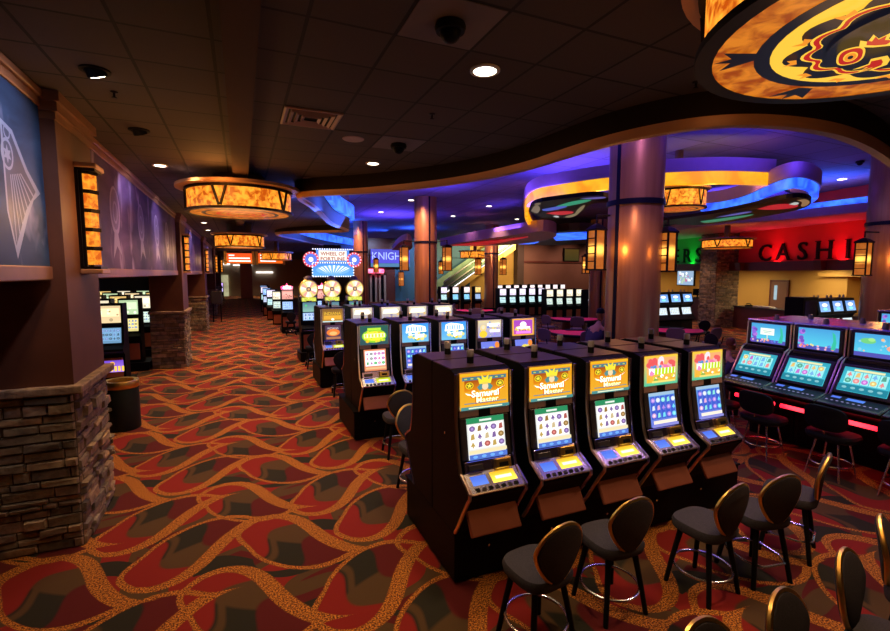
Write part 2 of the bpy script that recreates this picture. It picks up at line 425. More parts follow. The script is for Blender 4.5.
def top_samurai():
    g = (1.0, .62, .03); it = [('rect', -.23, -.2, .23, .2, (.9, .36, .01), (.9, .45, .03))]
    it += [('rect', -.23, .17, .23, .2, (1., .5, .02)), ('rect', -.21, .12, .21, .16, (.08, .22, .28)), ('rect', -.19, .0, .19, .12, (.4, .08, .01), (.85, .28, .01))]
    for i in range(7): it.append(('rect', -.19+i*.058, .133, -.165+i*.058, .145, (.7, .7, .1)))
    for s in (-1, 1):
        it += [('poly', circ(s*.145, .065, .037), (1., .8, .02)), ('poly', circ(s*.145, .065, .03), (.25, .12, .02)), ('poly', star(s*.145, .065, .029), (1., .85, .05))]
        it += [('poly', [(s*.03, .09), (s*.075, .04), (s*.05, .0), (s*.02, .02)], (.1, .3, .3))]
    it += [('poly', [(-.055, .075), (-.07, .15), (-.03, .12), (-.035, .18), (0, .135), (.035, .18), (.03, .12), (.07, .15), (.055, .075)], (1., .85, .05))]
    it += [('poly', circ(0, .045, .03, .04), (1., .75, .45)), ('poly', circ(0, .08, .035, .012), (.9, .7, .1))]
    it += [('poly', [(-.19, -.01), (-.1, -.045), (-.1, -.055), (-.17, -.035)], (1.6, 1.5, 1.2)), ('poly', [(.19, .035), (.1, -.03), (0, -.06), (0, -.045), (.1, -.012)], (1.6, 1.5, 1.2))]
    it += [('text', 'Samurai', .0, -.03, .078, (.8, .1, .01), .29, .03), ('text', 'Samurai', .0, -.027, .07, (2.4, 2.2, 1.6), .27, .015), ('text', 'Master', .02, -.105, .07, (.8, .1, .01), .24, .03), ('text', 'Master', .02, -.102, .062, (2.4, 1.9, .9), .22, .015)]
    it += [('rect', -.2, -.135, .2, -.125, (.12, .25, .35)), ('rect', -.23, -.2, .23, -.165, (.08, .3, .3)), ('rect', -.16, -.19, .16, -.175, (.9, 1., .7)), ('rect', -.22, -.162, .22, -.142, (.95, .45, .02))]
    return it
def blobs(r, cols, n, x0, y0, x1, y1, s0, s1, asp=1.):
    out = []
    for i in range(n):
        s = r.uniform(s0, s1); out.append(('poly', circ(r.uniform(x0, x1), r.uniform(y0, y1), s*asp, s, 10, r.uniform(0, 3)), r.choice(cols)))
    return out
def top_fiesta():
    r = random.Random(3)
    it = [('rect', -.23, -.2, .23, .2, (1., .6, .05), (.1, .6, .35)), ('rect', -.2, -.16, .2, .165, (1., .45, .2), (.95, .5, .03))]
    it += blobs(r, [(1., .2, .45), (1., .85, .9), (.9, .12, .12), (1., .45, .5)], 16, -.17, .0, .17, .14, .02, .045, 1.6)
    it += [('rect', -.18, -.05, .18, .03, (1.5, 1.45, 1.5))]
    it += blobs(r, [(.1, .35, .75), (.15, .3, .6)], 7, -.16, .045, -.02, .06, .012, .02)
    it += [('poly', [(-.11+i*.047+dx, -.055+dy) for dx, dy in ((0, 0), (.038, .0), (.043, .085), (.005, .09))], (.6, .85, .02)) for i in range(6)]
    it += blobs(r, [(.8, .25, .75), (1., .3, .6)], 5, -.17, -.07, -.11, .01, .015, .03)
    it += blobs(r, [(1.4, 1.2, 1.2), (1., .85, .05), (.3, .5, .1)], 14, -.16, -.12, .16, -.07, .01, .025)
    it += [('rect', -.16, -.155, .16, -.13, (1., .8, .2))]
    return it
def top_green():
    r = random.Random(5)
    it = [('rect', -.23, -.2, .23, .2, (.03, .13, .1), (.04, .1, .12))]
    it += [('poly', circ(0, -.02, .2, .14), (.35, .75, .03)), ('poly', circ(0, -.02, .17, .1), (1., 1., .05)), ('rect', -.11, .1, .11, .15, (.55, .9, .05))]
    it += blobs(r, [(1., .8, .05), (.5, .8, .05), (1., .6, .02)], 22, -.17, -.14, .17, .1, .012, .03)
    it += [('rect', -.17, -.05, .17, .03, (2., 2., .9))]
    it += [('rect', -.16+i*.055, -.045, -.125+i*.055, .025, (.75, .8, .1)) for i in range(6)]
    return it
def top_blue():
    r = random.Random(6)
    it = [('rect', -.23, -.2, .23, .2, (.05, .35, 1.), (.2, .6, .9)), ('poly', [(-.15, .15), (-.05, .18), (.1, .15), (.17, .13), (.19, .02), (-.17, 0)], (1.8, 1.9, 2.))]
    it += [('rect', -.13+i*.045, .03, -.105+i*.045, .13, (.2, .5, .95)) for i in range(6)]
    it += blobs(r, [(1., .75, .05), (1., .9, .3), (.1, .5, .5), (1.5, 1.5, 1.4), (.05, .3, .7)], 26, -.19, -.15, .19, .0, .015, .045)
    it += [('rect', -.02, -.1, .14, -.03, (1.5, 1.6, 1.6))]
    return it
def top_gold():
    r = random.Random(8)
    it = [('rect', -.23, -.2, .23, .2, (.9, .75, .4), (.35, .35, .8)), ('poly', circ(-.13, .02, .06, .08), (1., .75, .3)), ('poly', circ(-.13, .04, .035, .045), (1., .85, .6)), ('poly', circ(-.13, -.12, .08, .08), (1., .7, .05))]
    it += [('rect', -.05, .05, .2, .13, (1.8, 1.6, 1.3)), ('rect', 0., -.08, .2, -.02, (1.5, 1.3, 1.8))]
    it += blobs(r, [(.4, .3, .9), (1., .8, .3), (.2, .3, .8)], 12, -.05, -.17, .2, .17, .01, .03)
    return it
def top_purple():
    r = random.Random(9)
    it = [('rect', -.23, -.2, .23, .2, (1., .5, .05)), ('rect', -.2, -.17, .2, .17, (.45, .08, .6), (.6, .1, .5)), ('poly', circ(0, .06, .07, .07), (1.4, 1.2, 1.5))]
    it += blobs(r, [(1., .7, .1), (1., .5, .1), (1., .9, .4)], 16, -.17, -.08, .17, .04, .015, .035)
    it += [('rect', -.16, -.15, .16, -.1, (1.4, .3, 1.1)), ('rect', -.14, -.04, .14, .01, (1.6, 1.5, 1.2))]
    return it
def top_white(c=(1.9, 1.7, 1.1)):
    r = random.Random(10)
    it = [('rect', -.23, -.2, .23, .2, (.9, .8, .55), (.4, .35, .5)), ('poly', [(-.2, 0), (-.17, .13), (.15, .15), (.2, .05), (.15, 0)], c)]
    it += blobs(r, [(.9, .6, .2), (.7, .5, .4), (.3, .25, .4)], 14, -.19, -.17, .19, -.03, .02, .04)
    return it
def top_adventure():
    it = [('rect', -.23, -.2, .23, .2, (.25, .12, .03), (.6, .3, .05)), ('text', 'INDIANA', 0, .06, .08, (1., .6, .05), .4), ('rect', -.2, -.12, .2, -.0, (.9, .45, .05)), ('poly', circ(0, -.12, .035), (1.8, 1.5, 1.)), ('rect', -.23, -.2, .23, -.17, (.6, .9, .9))]
    return it
def scr(kind, r):
    w, h = .155, .165
    if kind == 'cards':
        it = [('rect', -w, -h, w, h, (.9, .9, .85)), ('rect', -w, h*.72, w, h, (.03, .3, .12)), ('rect', -.05, h*.8, .05, h*.9, (.9, 1., .9))]
        it += reels(-w*.93, -h*.5, w*.93, h*.68, (1.25, 1.2, 1.15), [(.35, .2, .05), (.5, .12, .1), (.05, .3, .2), (.6, .4, .1), (.25, .15, .4), (.7, .55, .3)], r)
        it += [('rect', -w, -h*.72, w, -h*.55, (1., .85, .5)), ('rect', -w, -h, w, -h*.75, (.1, .2, .7))] + [('poly', circ(-w*.7+i*w*.45, -h*.87, .02, .012, 8), (.2, .5, 1.2)) for i in range(4)]
    elif kind == 'blue':
        it = [('rect', -w, -h, w, h, (.15, .4, .85), (.15, .2, .8)), ('rect', -w, h*.82, w, h, (.4, .6, .8))]
        it += reels(-w*.93, -h*.55, w*.93, h*.78, (.06, .12, .7), [(.2, .8, 1.), (.5, .3, .9), (.3, .9, .8), (.9, .5, .8), (.8, .9, 1.)], r)
        it += [('rect', -w*.9, -h*.82, w*.9, -h*.62, (1.1, .95, .8)), ('rect', -w, -h, w, -h*.85, (.3, .3, .8))]
    elif kind == 'white':
        it = [('rect', -w, -h, w, h, (.9, .3, .15)), ('rect', -w*.9, -h*.55, w*.9, h*.85, (1.2, 1.2, 1.25))]
        it += reels(-w*.88, -h*.5, w*.88, h*.8, (1.3, 1.3, 1.35), [(.1, .5, .15), (.2, .3, .9), (.6, .2, .5), (.3, .3, .3), (1., .3, .5)], r)
        it += [('rect', -w*.9, -h*.85, w*.9, -h*.65, (.95, .6, .3))]
    elif kind == 'red':
        it = [('rect', -w, -h, w, h, (.1, .05, .1)), ('text', 'INDIANA', 0, h*.65, .05, (.9, .8, .8), .26), ('poly', circ(0, 0, w*.85, h*.5), (1., .25, .05)), ('poly', circ(0, -.02, w*.5, h*.25), (1., .6, .2)), ('rect', -w*.9, -h*.9, w*.9, -h*.6, (.5, .2, .1))]
    else:
        it = [('rect', -w, -h, w, h, (.2, .25, .9)), ('poly', [(-w, -h*.3), (-w*.2, h*.4), (w*.5, h*.1), (w, -h*.3), (w, -h), (-w, -h)], (.1, .1, .5)), ('poly', circ(.02, .05, .05, .03), (1., .8, .1)), ('poly', circ(.12, .1, .04, .06), (1., .3, .05))]
        it += blobs(r, [(.3, .5, 1.), (1., .4, .1), (.9, .8, .2)], 8, -w*.8, -h*.8, w*.8, h*.4, .01, .03)
    return it

# ------------------------------------------------------------------ slot machines
def slant_machine(label, top, screen, pal='orange', seed=1):
    """upright slot machine; local front is -y, stands on z=0, foot at y=0"""
    r = random.Random(seed)
    t = empty('slot_machine', label=label, cat='slot machine')
    W = .28
    prof = [(-.14, 0), (-.2, .1), (-.38, .41), (-.42, .465), (-.425, .5), (-.24, .6), (-.205, .7), (-.15, 1.02), (-.15, 1.1), (-.14, 1.5), (-.06, 1.525), (.37, 1.525), (.37, 0)]
    b = MB(); b.prism(prof, -W, W); b.build('cabinet', 'black', t)
    b = MB(); b.box(-W+.005, -.05, 1.524, W-.005, .365, 1.534); b.build('top_cover', 'cabtop', t)
    for s in (-1, 1):
        pts = [(-.145, .01), (-.205, .1), (-.3, .265), (-.39, .41), (-.43, .465), (-.43, .505), (-.36, .55), (-.255, .61), (-.215, .72), (-.165, 1.02), (-.16, 1.1), (-.155, 1.5)]
        b = MB(); b.tube([(s*(W-.006), y, z) for y, z in pts], .017, 6); b.build('edge_trim', 'trim' if s < 0 else 'violettint', t, True)  # chrome edges: reflected hall colours are put into the metal tint
    top_o = MB(); top_o.xf((0, -.155, 1.335), (R(-2), 0, 0)); top_o.box(-.252, -.005, -.175, .252, .012, .175, .006); top_o = top_o.build('top_sign', 'trim', t)
    art('sign_face', [tuple([it[0]]+[[(u*1.04, v*.83) for u, v in q] if isinstance(q, list) else q for q in it[1:]]) if it[0] in ('poly', 'ring') else (it[0], it[1]*1.04, it[2]*.83, it[3]*1.04, it[4]*.83, *it[5:]) if it[0] == 'rect' else (it[0], it[1], it[2]*1.04, it[3]*.83, it[4]*.9, *it[5:]) for it in top], top_o, (0, -.1625, 1.335), (PI/2-R(2), 0, 0), k=1.05)
    b = MB(); b.xf((0, -.15, 1.13), (R(-4), 0, 0)); b.box(-.245, -.02, -.03, .245, .01, .03); sb = b.build('speaker_bar', 'barpanel', t)
    b = MB(); b.xf((0, -.17, 1.13), (R(-4), 0, 0)); b.box(-.06, -.008, -.034, .05, .01, .034); b.build('bar_centre', 'matblack', sb)
    sc_ang = math.atan2(.055, .32)
    b = MB(); b.xf((0, -.185, .9), (-sc_ang, 0, 0)); b.box(-.245, -.018, -.185, .245, .01, .195, .01); so = b.build('main_screen', 'bezel', t)
    art('screen_face', [tuple([it[0]]+[[(u*1.2, v*1.12) for u, v in q] if isinstance(q, list) else q for q in it[1:]]) if it[0] in ('poly', 'ring') else (it[0], it[1]*1.2, it[2]*1.12, it[3]*1.2, it[4]*1.12, *it[5:]) if it[0] == 'rect' else it for it in screen], so, (0, -.2045, .905), (PI/2-sc_ang, 0, 0))
    b = MB(); b.xf((0, -.232, .655), (-.3, 0, 0)); b.box(-.235, -.02, -.05, .235, .01, .05, .006); b.build('card_panel', 'violettint', t)
    b = MB(); b.xf((-.13, -.255, .655), (-.3, 0, 0)); b.box(-.07, -.015, -.025, .07, .01, .025, .005); b.build('card_reader', 'bezel', t)
    b = MB(); b.xf((.13, -.258, .66), (-.3, 0, 0)); b.box(-.08, -.03, -.045, .08, .01, .045, .01); ba = b.build('bill_acceptor', 'gold', t)
    b = MB(); b.xf((.13, -.29, .66), (-.3, 0, 0)); b.box(-.045, -.002, -.018, .045, .01, .018); b.build('slot', 'matblack', ba)
    ang = -math.atan2(.185, .11)
    b = MB(); b.xf((0, -.335, .553), (ang, 0, 0)); b.box(-.26, -.014, -.115, .26, .01, .1, .01); de = b.build('button_deck', 'chrome', t)
    ca = {'orange': ((1.8, 1.3, .15), (1., .55, .02)), 'green': ((.9, 1., .05), (.5, .6, .02)), 'blue': ((.4, .6, 1.6), (.1, .2, .7))}[pal]
    art('deck_displays', [('rect', -.24, -.045, .24, .09, (.012, .012, .016)), ('rect', -.21, -.03, -.06, .065, (.08, .18, .9), (.15, .3, 1.)), ('rect', -.02, -.035, .22, .075, ca[1], ca[0]), ('rect', .02, .0, .18, .03, (2., 1.9, 1.))], de, (0, -.3475, .5605), (PI/2+ang, 0, 0))
    for i in range(7):
        b = MB(); b.xf((0, -.385, .528), (ang, 0, 0)); b.box(-.21+i*.062, -.022, -.04, -.172+i*.062, 0, -.01, .004); b.build('button', 'bezel' if i % 2 else 'matblack', t)
    b = MB(); b.xf((0, -.305, .268), (R(-30), 0, 0)); b.box(-.245, -.02, -.2, .245, .02, .2, .01); d = b.build('lower_door', 'door', t)
    b = MB(); b.xf((0, -.298, .2), (PI/2-R(30), 0, 0)); b.lathe([(.028, -.003), (.028, .003)], 14); b.build('door_badge', 'white', d)
    b = MB(); b.cyl(0, .12, 1.534, 1.6, .032, 14); cd = b.build('candle_base', 'matblack', t, True)
    b = MB(); b.lathe([(.033, 1.6), (.036, 1.655), (.03, 1.668)], 14, 0, .12); b.build('lamp_lens', 'greyglass', cd, True)
    b = MB(); b.lathe([(.013, 0), (.013, .01)], 8); lo = b.build('side_lock', 'chrome', t, True); lo.location = (-W, .05, .9); lo.rotation_euler = (0, -PI/2, 0)
    return t
def base_box(name, x0, x1, y0, y1, h, label, loc, rz=0, group='long black plinths under the slot machines'):
    t = empty('machine_plinth', loc, rz, label, 'plinth', group)
    b = MB(); b.box(x0, y0, .03, x1, y1, h-.02); b.build('plinth_body', 'black', t)
    b = MB(); b.box(x0-.015, y0-.015, h-.02, x1+.015, y1+.015, h); b.build('plinth_top', 'black', t)
    b = MB(); b.box(x0+.03, y0+.03, 0, x1-.03, y1-.03, .03); b.build('kick_strip', 'matblack', t)
    n = int((x1-x0)/.7)
    for i in range(n):
        b = MB(); b.lathe([(.012, 0), (.012, .008)], 10); o = b.build('plinth_lock', 'chrome', t, True); o.location = (x0+.35+i*.7, y0-.0, h*.6); o.rotation_euler = (PI/2, 0, 0)
    return t
PL = .5
def machine(kind, loc, rz, label, group):
    tops = {'samurai': (top_samurai(), 'cards', 'orange'), 'fiesta': (top_fiesta(), 'blue', 'orange'), 'green': (top_green(), 'white', 'green'), 'blue': (top_blue(), 'blue', 'blue'),
            'gold': (top_gold(), 'mix', 'blue'), 'purple': (top_purple(), 'mix', 'orange'), 'white': (top_white(), 'blue', 'blue'), 'adventure': (top_adventure(), 'red', 'green')}[kind]
    if kind not in protos:
        protos[kind] = slant_machine(label, tops[0], scr(tops[1], random.Random(len(protos)+11)), tops[2])
        return place(protos[kind], False, loc, rz, label, group)
    return place(protos[kind], True, loc, rz, label, group)
# front bank
XS = [1.93+.708*i for i in range(5)]
FY = 3.72
g = 'slot machines facing the stools in the nearest bank'
lab = ['gold samurai slot machine at the corridor end of the nearest bank', 'gold samurai slot machine second from the corridor in the nearest bank', 'gold samurai slot machine in the middle of the nearest bank',
       'pink and yellow fiesta slot machine beside the gold samurai machines', 'pink and yellow fiesta slot machine at the right end of the nearest bank']
for i, k in enumerate(['samurai']*3+['fiesta']*2):
    machine(k, (XS[i], FY, PL), 0, lab[i], g)
for i in range(5):
    machine('white', (XS[i], FY+.76, PL), PI, f'dark slot machine backing the {ORD[i]} machine from the corridor in the nearest bank', 'slot machines at the back of the nearest bank')
base_box('b', 1.66, 5.45, 3.6, 4.9, PL, 'long black plinth carrying the nearest bank of slot machines', (0, 0, 0))
# second bank
XS2 = [1.99+.725*i for i in range(5)]
lab = ['yellow green topped slot machine at the corridor end of the second bank', 'blue topped slot machine second from the corridor in the second bank', 'blue topped slot machine in the middle of the second bank',
       'slot machine with a golden lady on its top screen in the second bank', 'purple and gold topped slot machine at the right end of the second bank']
for i, k in enumerate(['green', 'blue', 'blue', 'gold', 'purple']):
    machine(k, (XS2[i], 7.66, PL), 0, lab[i], 'slot machines facing the camera in the second bank')
for i in range(5):
    machine('white', (XS2[i], 8.42, PL), PI, f'slot machine backing the {ORD[i]} machine from the corridor in the second bank', 'slot machines at the back of the second bank')
base_box('b', 1.64, 5.15, 7.54, 8.84, PL, 'long black plinth carrying the second bank of slot machines', (0, 0, 0))
# third bank
XS3 = [2.0+.73*i for i in range(5)]
for i in range(5):
    machine('adventure' if i == 0 else 'white', (XS3[i], 11.55, PL), 0, 'dark gold titled slot machine at the corridor end of the third bank' if i == 0 else f'white lit slot machine, {ORD[i-1]} right of the gold titled one in the third bank', 'slot machines in the third bank')
for i in range(5):
    machine('white', (XS3[i], 12.31, PL), PI, f'slot machine backing the {ORD[i]} machine from the corridor in the third bank', 'slot machines at the back of the third bank')
base_box('b', 1.68, 5.25, 11.42, 12.74, PL, 'long black plinth carrying the third bank of slot machines', (0, 0, 0))
# ------------------------------------------------------------------ stools
def stool(label, ring='round', fab='fabric', rim='gold', legm='matblack', wide=1.):
    """local: sitter faces +y, seat centre over origin"""
    t = empty('bar_stool', label=label, cat='stool')
    def sq(rx, ry, z, p=3.2): return [(*q, z) for q in circ(0, 0, rx, ry, 28, 0, p)]
    w = .225*wide
    b = MB(); b.loft([sq(w*.9, .205, .53), sq(w, .225, .55), sq(w+.008, .232, .595), sq(w*.97, .22, .625), sq(w*.7, .16, .637)]); b.build('seat', fab, t, True)
    # backrest: rounded top wider than the bottom, slightly curved and reclined
    n = 36
    def outline(k, yo):
        out = []
        for i in range(n):
            a = 2*PI*i/n; x = math.sin(a); zc = math.cos(a)
            hw = (.21*wide)*(1-.34*max(0, -zc+.2)**1.1)
            X_ = x*hw*k; Z_ = .825+zc*.232*k
            if wide > 1.1: X_ = math.copysign(abs(x)**.6, x)*.2*wide*k; Z_ = .85+math.copysign(abs(zc)**.6, zc)*.17*k
            out.append((X_, -.215-.16*(Z_-.62)+yo+ (X_**2)*.7, Z_))
        return out
    b = MB(); b.loft([outline(.9, .03), outline(.99, .022), outline(1., 0), outline(.99, -.018), outline(.9, -.025)]); bk = b.build('backrest', fab, t, True)
    if rim:
        b = MB(); b.tube(outline(1.02, .002), .0165, 6, True); b.build('backrest_rim', rim, bk, True)
    b = MB(); b.tube([(0, -.14, .53), (0, -.19, .56), (0, -.205, .64), (0, -.215, .7)], .02, 6); b.build('back_bracket', legm, t, True)
    b = MB(); b.box(-.15, -.15, .505, .15, .15, .54, .01); b.build('seat_frame', 'matblack', t)
    q = .02 if legm == 'matblack' else .011
    for sx in (-1, 1):
        for sy in (-1, 1):
            b = MB(); b.tube([(sx*.13, sy*.13, .52), (sx*.17, sy*.17, .26), (sx*.205, sy*.205, .0)], q, 8, rr=[q*1.25, q*1.1, q]); b.build('leg', legm, t, True)
    if ring == 'round': pts = [(.235*math.cos(2*PI*i/32), .235*math.sin(2*PI*i/32), .2) for i in range(32)]
    else:
        c = .19; e = .09; pts = [(c, -c+e, .2), (c, c-e, .2), (c-e+.02, c+.02, .2), (-c+e-.02, c+.02, .2), (-c, c-e, .2), (-c, -c+e, .2), (-c+e-.02, -c-.02, .2), (c-e+.02, -c-.02, .2)]
    b = MB(); b.tube(pts, .0115, 8, True); b.build('foot_ring', 'chrome', t, True)
    return t
SP = {}
def put_stool(kind, x, y, head, label, group):
    rz = -R(head)
    if kind not in SP:
        SP[kind] = {'round': lambda: stool(label), 'square': lambda: stool(label, 'square'), 'vinyl': lambda: stool(label, 'round', 'fabricdark', None, 'chrome', 1.28),
                    'plain': lambda: stool(label, 'round', 'fabricdark', None)}[kind]()
        return place(SP[kind], False, (x, y, 0), rz, label, group)
    return place(SP[kind], True, (x, y, 0), rz, label, group)
g = 'stools pulled up to the nearest bank'
put_stool('round', 1.97, 2.78, -6, 'charcoal stool with round foot ring, nearest the corridor at the nearest bank', g)
put_stool('round', 2.76, 2.86, 2, 'charcoal stool with round foot ring, second from the corridor at the nearest bank', g)
put_stool('round', 3.68, 2.7, -4, 'charcoal stool with round foot ring, in the middle of the row at the nearest bank', g)
put_stool('square', 4.3, 2.65, 10, 'charcoal stool with square foot ring, fourth in the row at the nearest bank', g)
put_stool('square', 5.0, 2.76, -24, 'charcoal stool with square foot ring, seen edge on at the right end of the row', g)
g = 'stools with their backs to the row at the bottom of the picture'
put_stool('round', 2.05, 1.22, 180, 'charcoal stool cut off by the bottom edge, leftmost of the front row', g)
put_stool('round', 2.68, 1.20, 172, 'charcoal stool showing only its gold rimmed back, second of the front row', g)
put_stool('round', 3.46, 1.28, 168, 'charcoal stool with gold rimmed back and part of its seat in the front row', g)
put_stool('round', 4.22, 1.42, 160, 'charcoal stool cut off by the right edge of the picture', g)
g = 'stools between the nearest bank and the second bank'
put_stool('round', 2.15, 6.75, 4, 'charcoal stool with tan rim pulled up to the second bank', g)
put_stool('round', 2.0, 5.45, 176, 'grey backed stool standing behind the nearest bank', g)
g = 'black stools at the wide screen machines'
for y_, x_, l in ((2.75, 7.35, 'black vinyl stool cut by the right edge at the wide screen machines'), (3.55, 7.3, 'black vinyl stool in front of the middle wide screen machine'), (4.42, 7.2, 'black vinyl stool in front of the left wide screen machine'), (5.25, 7.35, 'black vinyl stool beyond the left end of the wide screen bank')):
    put_stool('vinyl', x_+.08, y_+.04, 90, l, g)
g = 'black stools at the far banks by the corridor'
put_stool('plain', 2.05, 10.65, 5, 'black stool in front of the gold titled machine at the corridor', g)
put_stool('plain', 1.9, 14.15, 0, 'black stool in front of the first wheel machine', g)
put_stool('plain', 2.0, 22.0, 0, 'black stool in front of the red crowned machine', g)

# ------------------------------------------------------------------ wheel machines
def wheel_machine(label):
    r = random.Random(21)
    t = empty('wheel_slot_machine', label=label, cat='slot machine')
    b = MB(); b.prism([(0, 0), (0, .62), (-.2, .7), (-.2, .76), (.02, .85), (.05, 1.6), (.5, 1.6), (.5, 0)], -.27, .27); b.build('cabinet', 'black', t)
    b = MB(); b.cyl(0, .2, 1.6, 1.62, .2); b.box(-.24, .1, 1.58, .24, .4, 1.75, .02); b.build('wheel_mount', 'violettint', t)
    b = MB(); b.xf((0, .08, 1.98), (PI/2, 0, 0)); b.lathe([(.3, -.06), (.31, 0), (.28, .03)], 28); w = b.build('wheel_case', 'gold', t, True)
    it = [('poly', circ(0, 0, .275, n=32), (1., .75, .2))]
    for i in range(16):
        a0, a1 = 2*PI*i/16, 2*PI*(i+1)/16
        c = [(1.4, 1.2, .7), (1., .8, .3), (1., .45, .4), (1.3, 1.3, 1.)][i % 4]
        it.append(('poly', [(.08*math.cos(a0), .08*math.sin(a0)), (.25*math.cos(a0), .25*math.sin(a0)), (.25*math.cos(a1), .25*math.sin(a1)), (.08*math.cos(a1), .08*math.sin(a1))], c))
    it += [('poly', circ(0, 0, .075), (.2, .1, .15)), ('poly', circ(0, 0, .04), (.9, .5, .2))]
    art('wheel_face', it, w, (0, .045, 1.98))
    b = MB(); b.ball((0, .2, 2.3), .13, 14, 8, .8); b.build('top_dome', 'purplefab', t, True)
    it = [('rect', -.22, -.06, .22, .06, (.8, .85, .1))] + blobs(r, [(1., 1., .3), (.3, .5, .1)], 6, -.18, -.03, .18, .03, .01, .02)
    art('title_strip', it, t, (0, .02, 1.66))
    it = [('rect', -.2, -.12, .2, .12, (.3, .5, .9))] + reels(-.18, -.1, .18, .1, (.7, .85, 1.1), [(.2, .3, .7), (.1, .4, .6)], r, 3, 2)
    art('reel_window', it, t, (0, .01, 1.12), (PI/2-.04, 0, 0))
    art('belly_glass', [('rect', -.2, -.15, .2, .15, (.1, .2, .3), (.3, .6, .5)), ('poly', circ(-.1, .05, .03), (.1, .8, .2))], t, (0, .0, 1.42), (PI/2-.04, 0, 0))
    b = MB(); b.xf((0, -.1, .735), (-1.2, 0, 0)); b.box(-.25, -.01, -.11, .25, .015, .1, .01); b.build('button_deck', 'chrome', t)
    b = MB(); b.box(-.2, -.015, .1, .2, .01, .55, .01); b.build('lower_door', 'door', t)
    return t
wp = None
for i, x in enumerate((1.95, 2.68, 3.42)):
    l = f'wheel topped slot machine, {ORD[i]} from the corridor in its row'
    if wp is None: wp = wheel_machine(l); place(wp, False, (x, 15.2, .3), 0, l, 'wheel topped slot machines')
    else: place(wp, True, (x, 15.2, .3), 0, l, 'wheel topped slot machines')
base_box('b', 1.62, 3.8, 15.0, 15.95, .3, 'black plinth carrying the wheel topped machines', (0, 0, 0))
# sign above the wheel machines
sg = empty('illuminated_sign', (2.85, 16.3, 0), 0, 'blue and pink light-bordered sign on a post above the wheel machines', 'sign')
sx0, sz1 = ony(311, 248, 16.3)[0::2]; sx1, sz0 = ony(354, 277, 16.3)[0::2]
cx = (sx0+sx1)/2; cz = (sz0+sz1)/2; hw = (sx1-sx0)/2; hh = (sz1-sz0)/2
b = MB(); b.cyl(cx-2.85, .1, 0, sz0, .05, 10); b.build('post', 'iron', sg, True)
b = MB(); b.box(cx-2.85-hw*.8, 0, cz, cx-2.85+hw*.8, .2, sz1, .03).box(cx-2.85-hw, 0, sz0, cx-2.85+hw, .2, cz, .03).box(cx-2.85-.3, .02, sz1-.05, cx-2.85+.3, .18, sz1+.12, .03); b.build('sign_box', 'iron', sg)
it = [('rect', -hw*.78, .02, hw*.78, hh*.96, (.1, .3, 1.2), (.2, .45, 1.1)), ('rect', -hw*.66, .08, hw*.66, hh*.86, (1.2, 1.1, 1.)),
      ('text', 'WHEEL OF', 0, hh*.63, hh*.26, (.5, .12, .08), hw*1.15, .02), ('text', 'FORTUNE', 0, hh*.27, hh*.26, (.5, .12, .08), hw*1.15, .02),
      ('rect', -hw*.97, -hh*.95, hw*.97, -.02, (.1, .35, 1.2), (.15, .5, 1.)), ('poly', circ(0, -hh*.5, hw*.8, hh*.33), (.25, .6, 1.3))]
for i in range(9):
    a = R(200+i*17.5); it.append(('poly', [(.05*i-.2, -hh*.72), (hw*.75*math.cos(a), -hh*.45-hh*.3*math.sin(a)*.9), (hw*.75*math.cos(a)+.07, -hh*.45-hh*.3*math.sin(a)*.9)], (1.4, 1.4, 1.5)))
for i in range(18):
    for yy in (hh*.94, .0, -hh*.95): it.append(('poly', circ(-hw*.92+i*hw*1.84/17, yy, .025, n=6), (1.6, 1.6, 1.9)))
for s in (-1, 1):
    for k in range(5): it.append(('poly', circ(s*hw*.97, -hh*.1-k*hh*.2, .025, n=6), (1.6, 1.6, 1.9)))
art('sign_face', it, sg, (cx-2.85, -.012, cz))
for s in (-1, 1):
    b = MB(); b.xf((cx-2.85+s*hw*1.02, .05, cz+hh*.22), (PI/2, 0, 0)); b.lathe([(hh*.55, -.06), (hh*.55, .06)], 20); ro = b.build('rosette', 'iron', sg)
    it = [('poly', circ(0, 0, hh*.54), (1., .08, .12)), ('poly', circ(0, 0, hh*.4), (.15, .25, 1.)), ('poly', circ(0, 0, hh*.16), (1.6, 1.5, 1.9))]
    for k in range(14): it.append(('poly', circ(hh*.47*math.cos(k*.449), hh*.47*math.sin(k*.449), .022, n=6), (1.8, 1.2, 1.4)))
    art('rosette_face', it, ro, (cx-2.85+s*hw*1.02, -.02, cz+hh*.22))

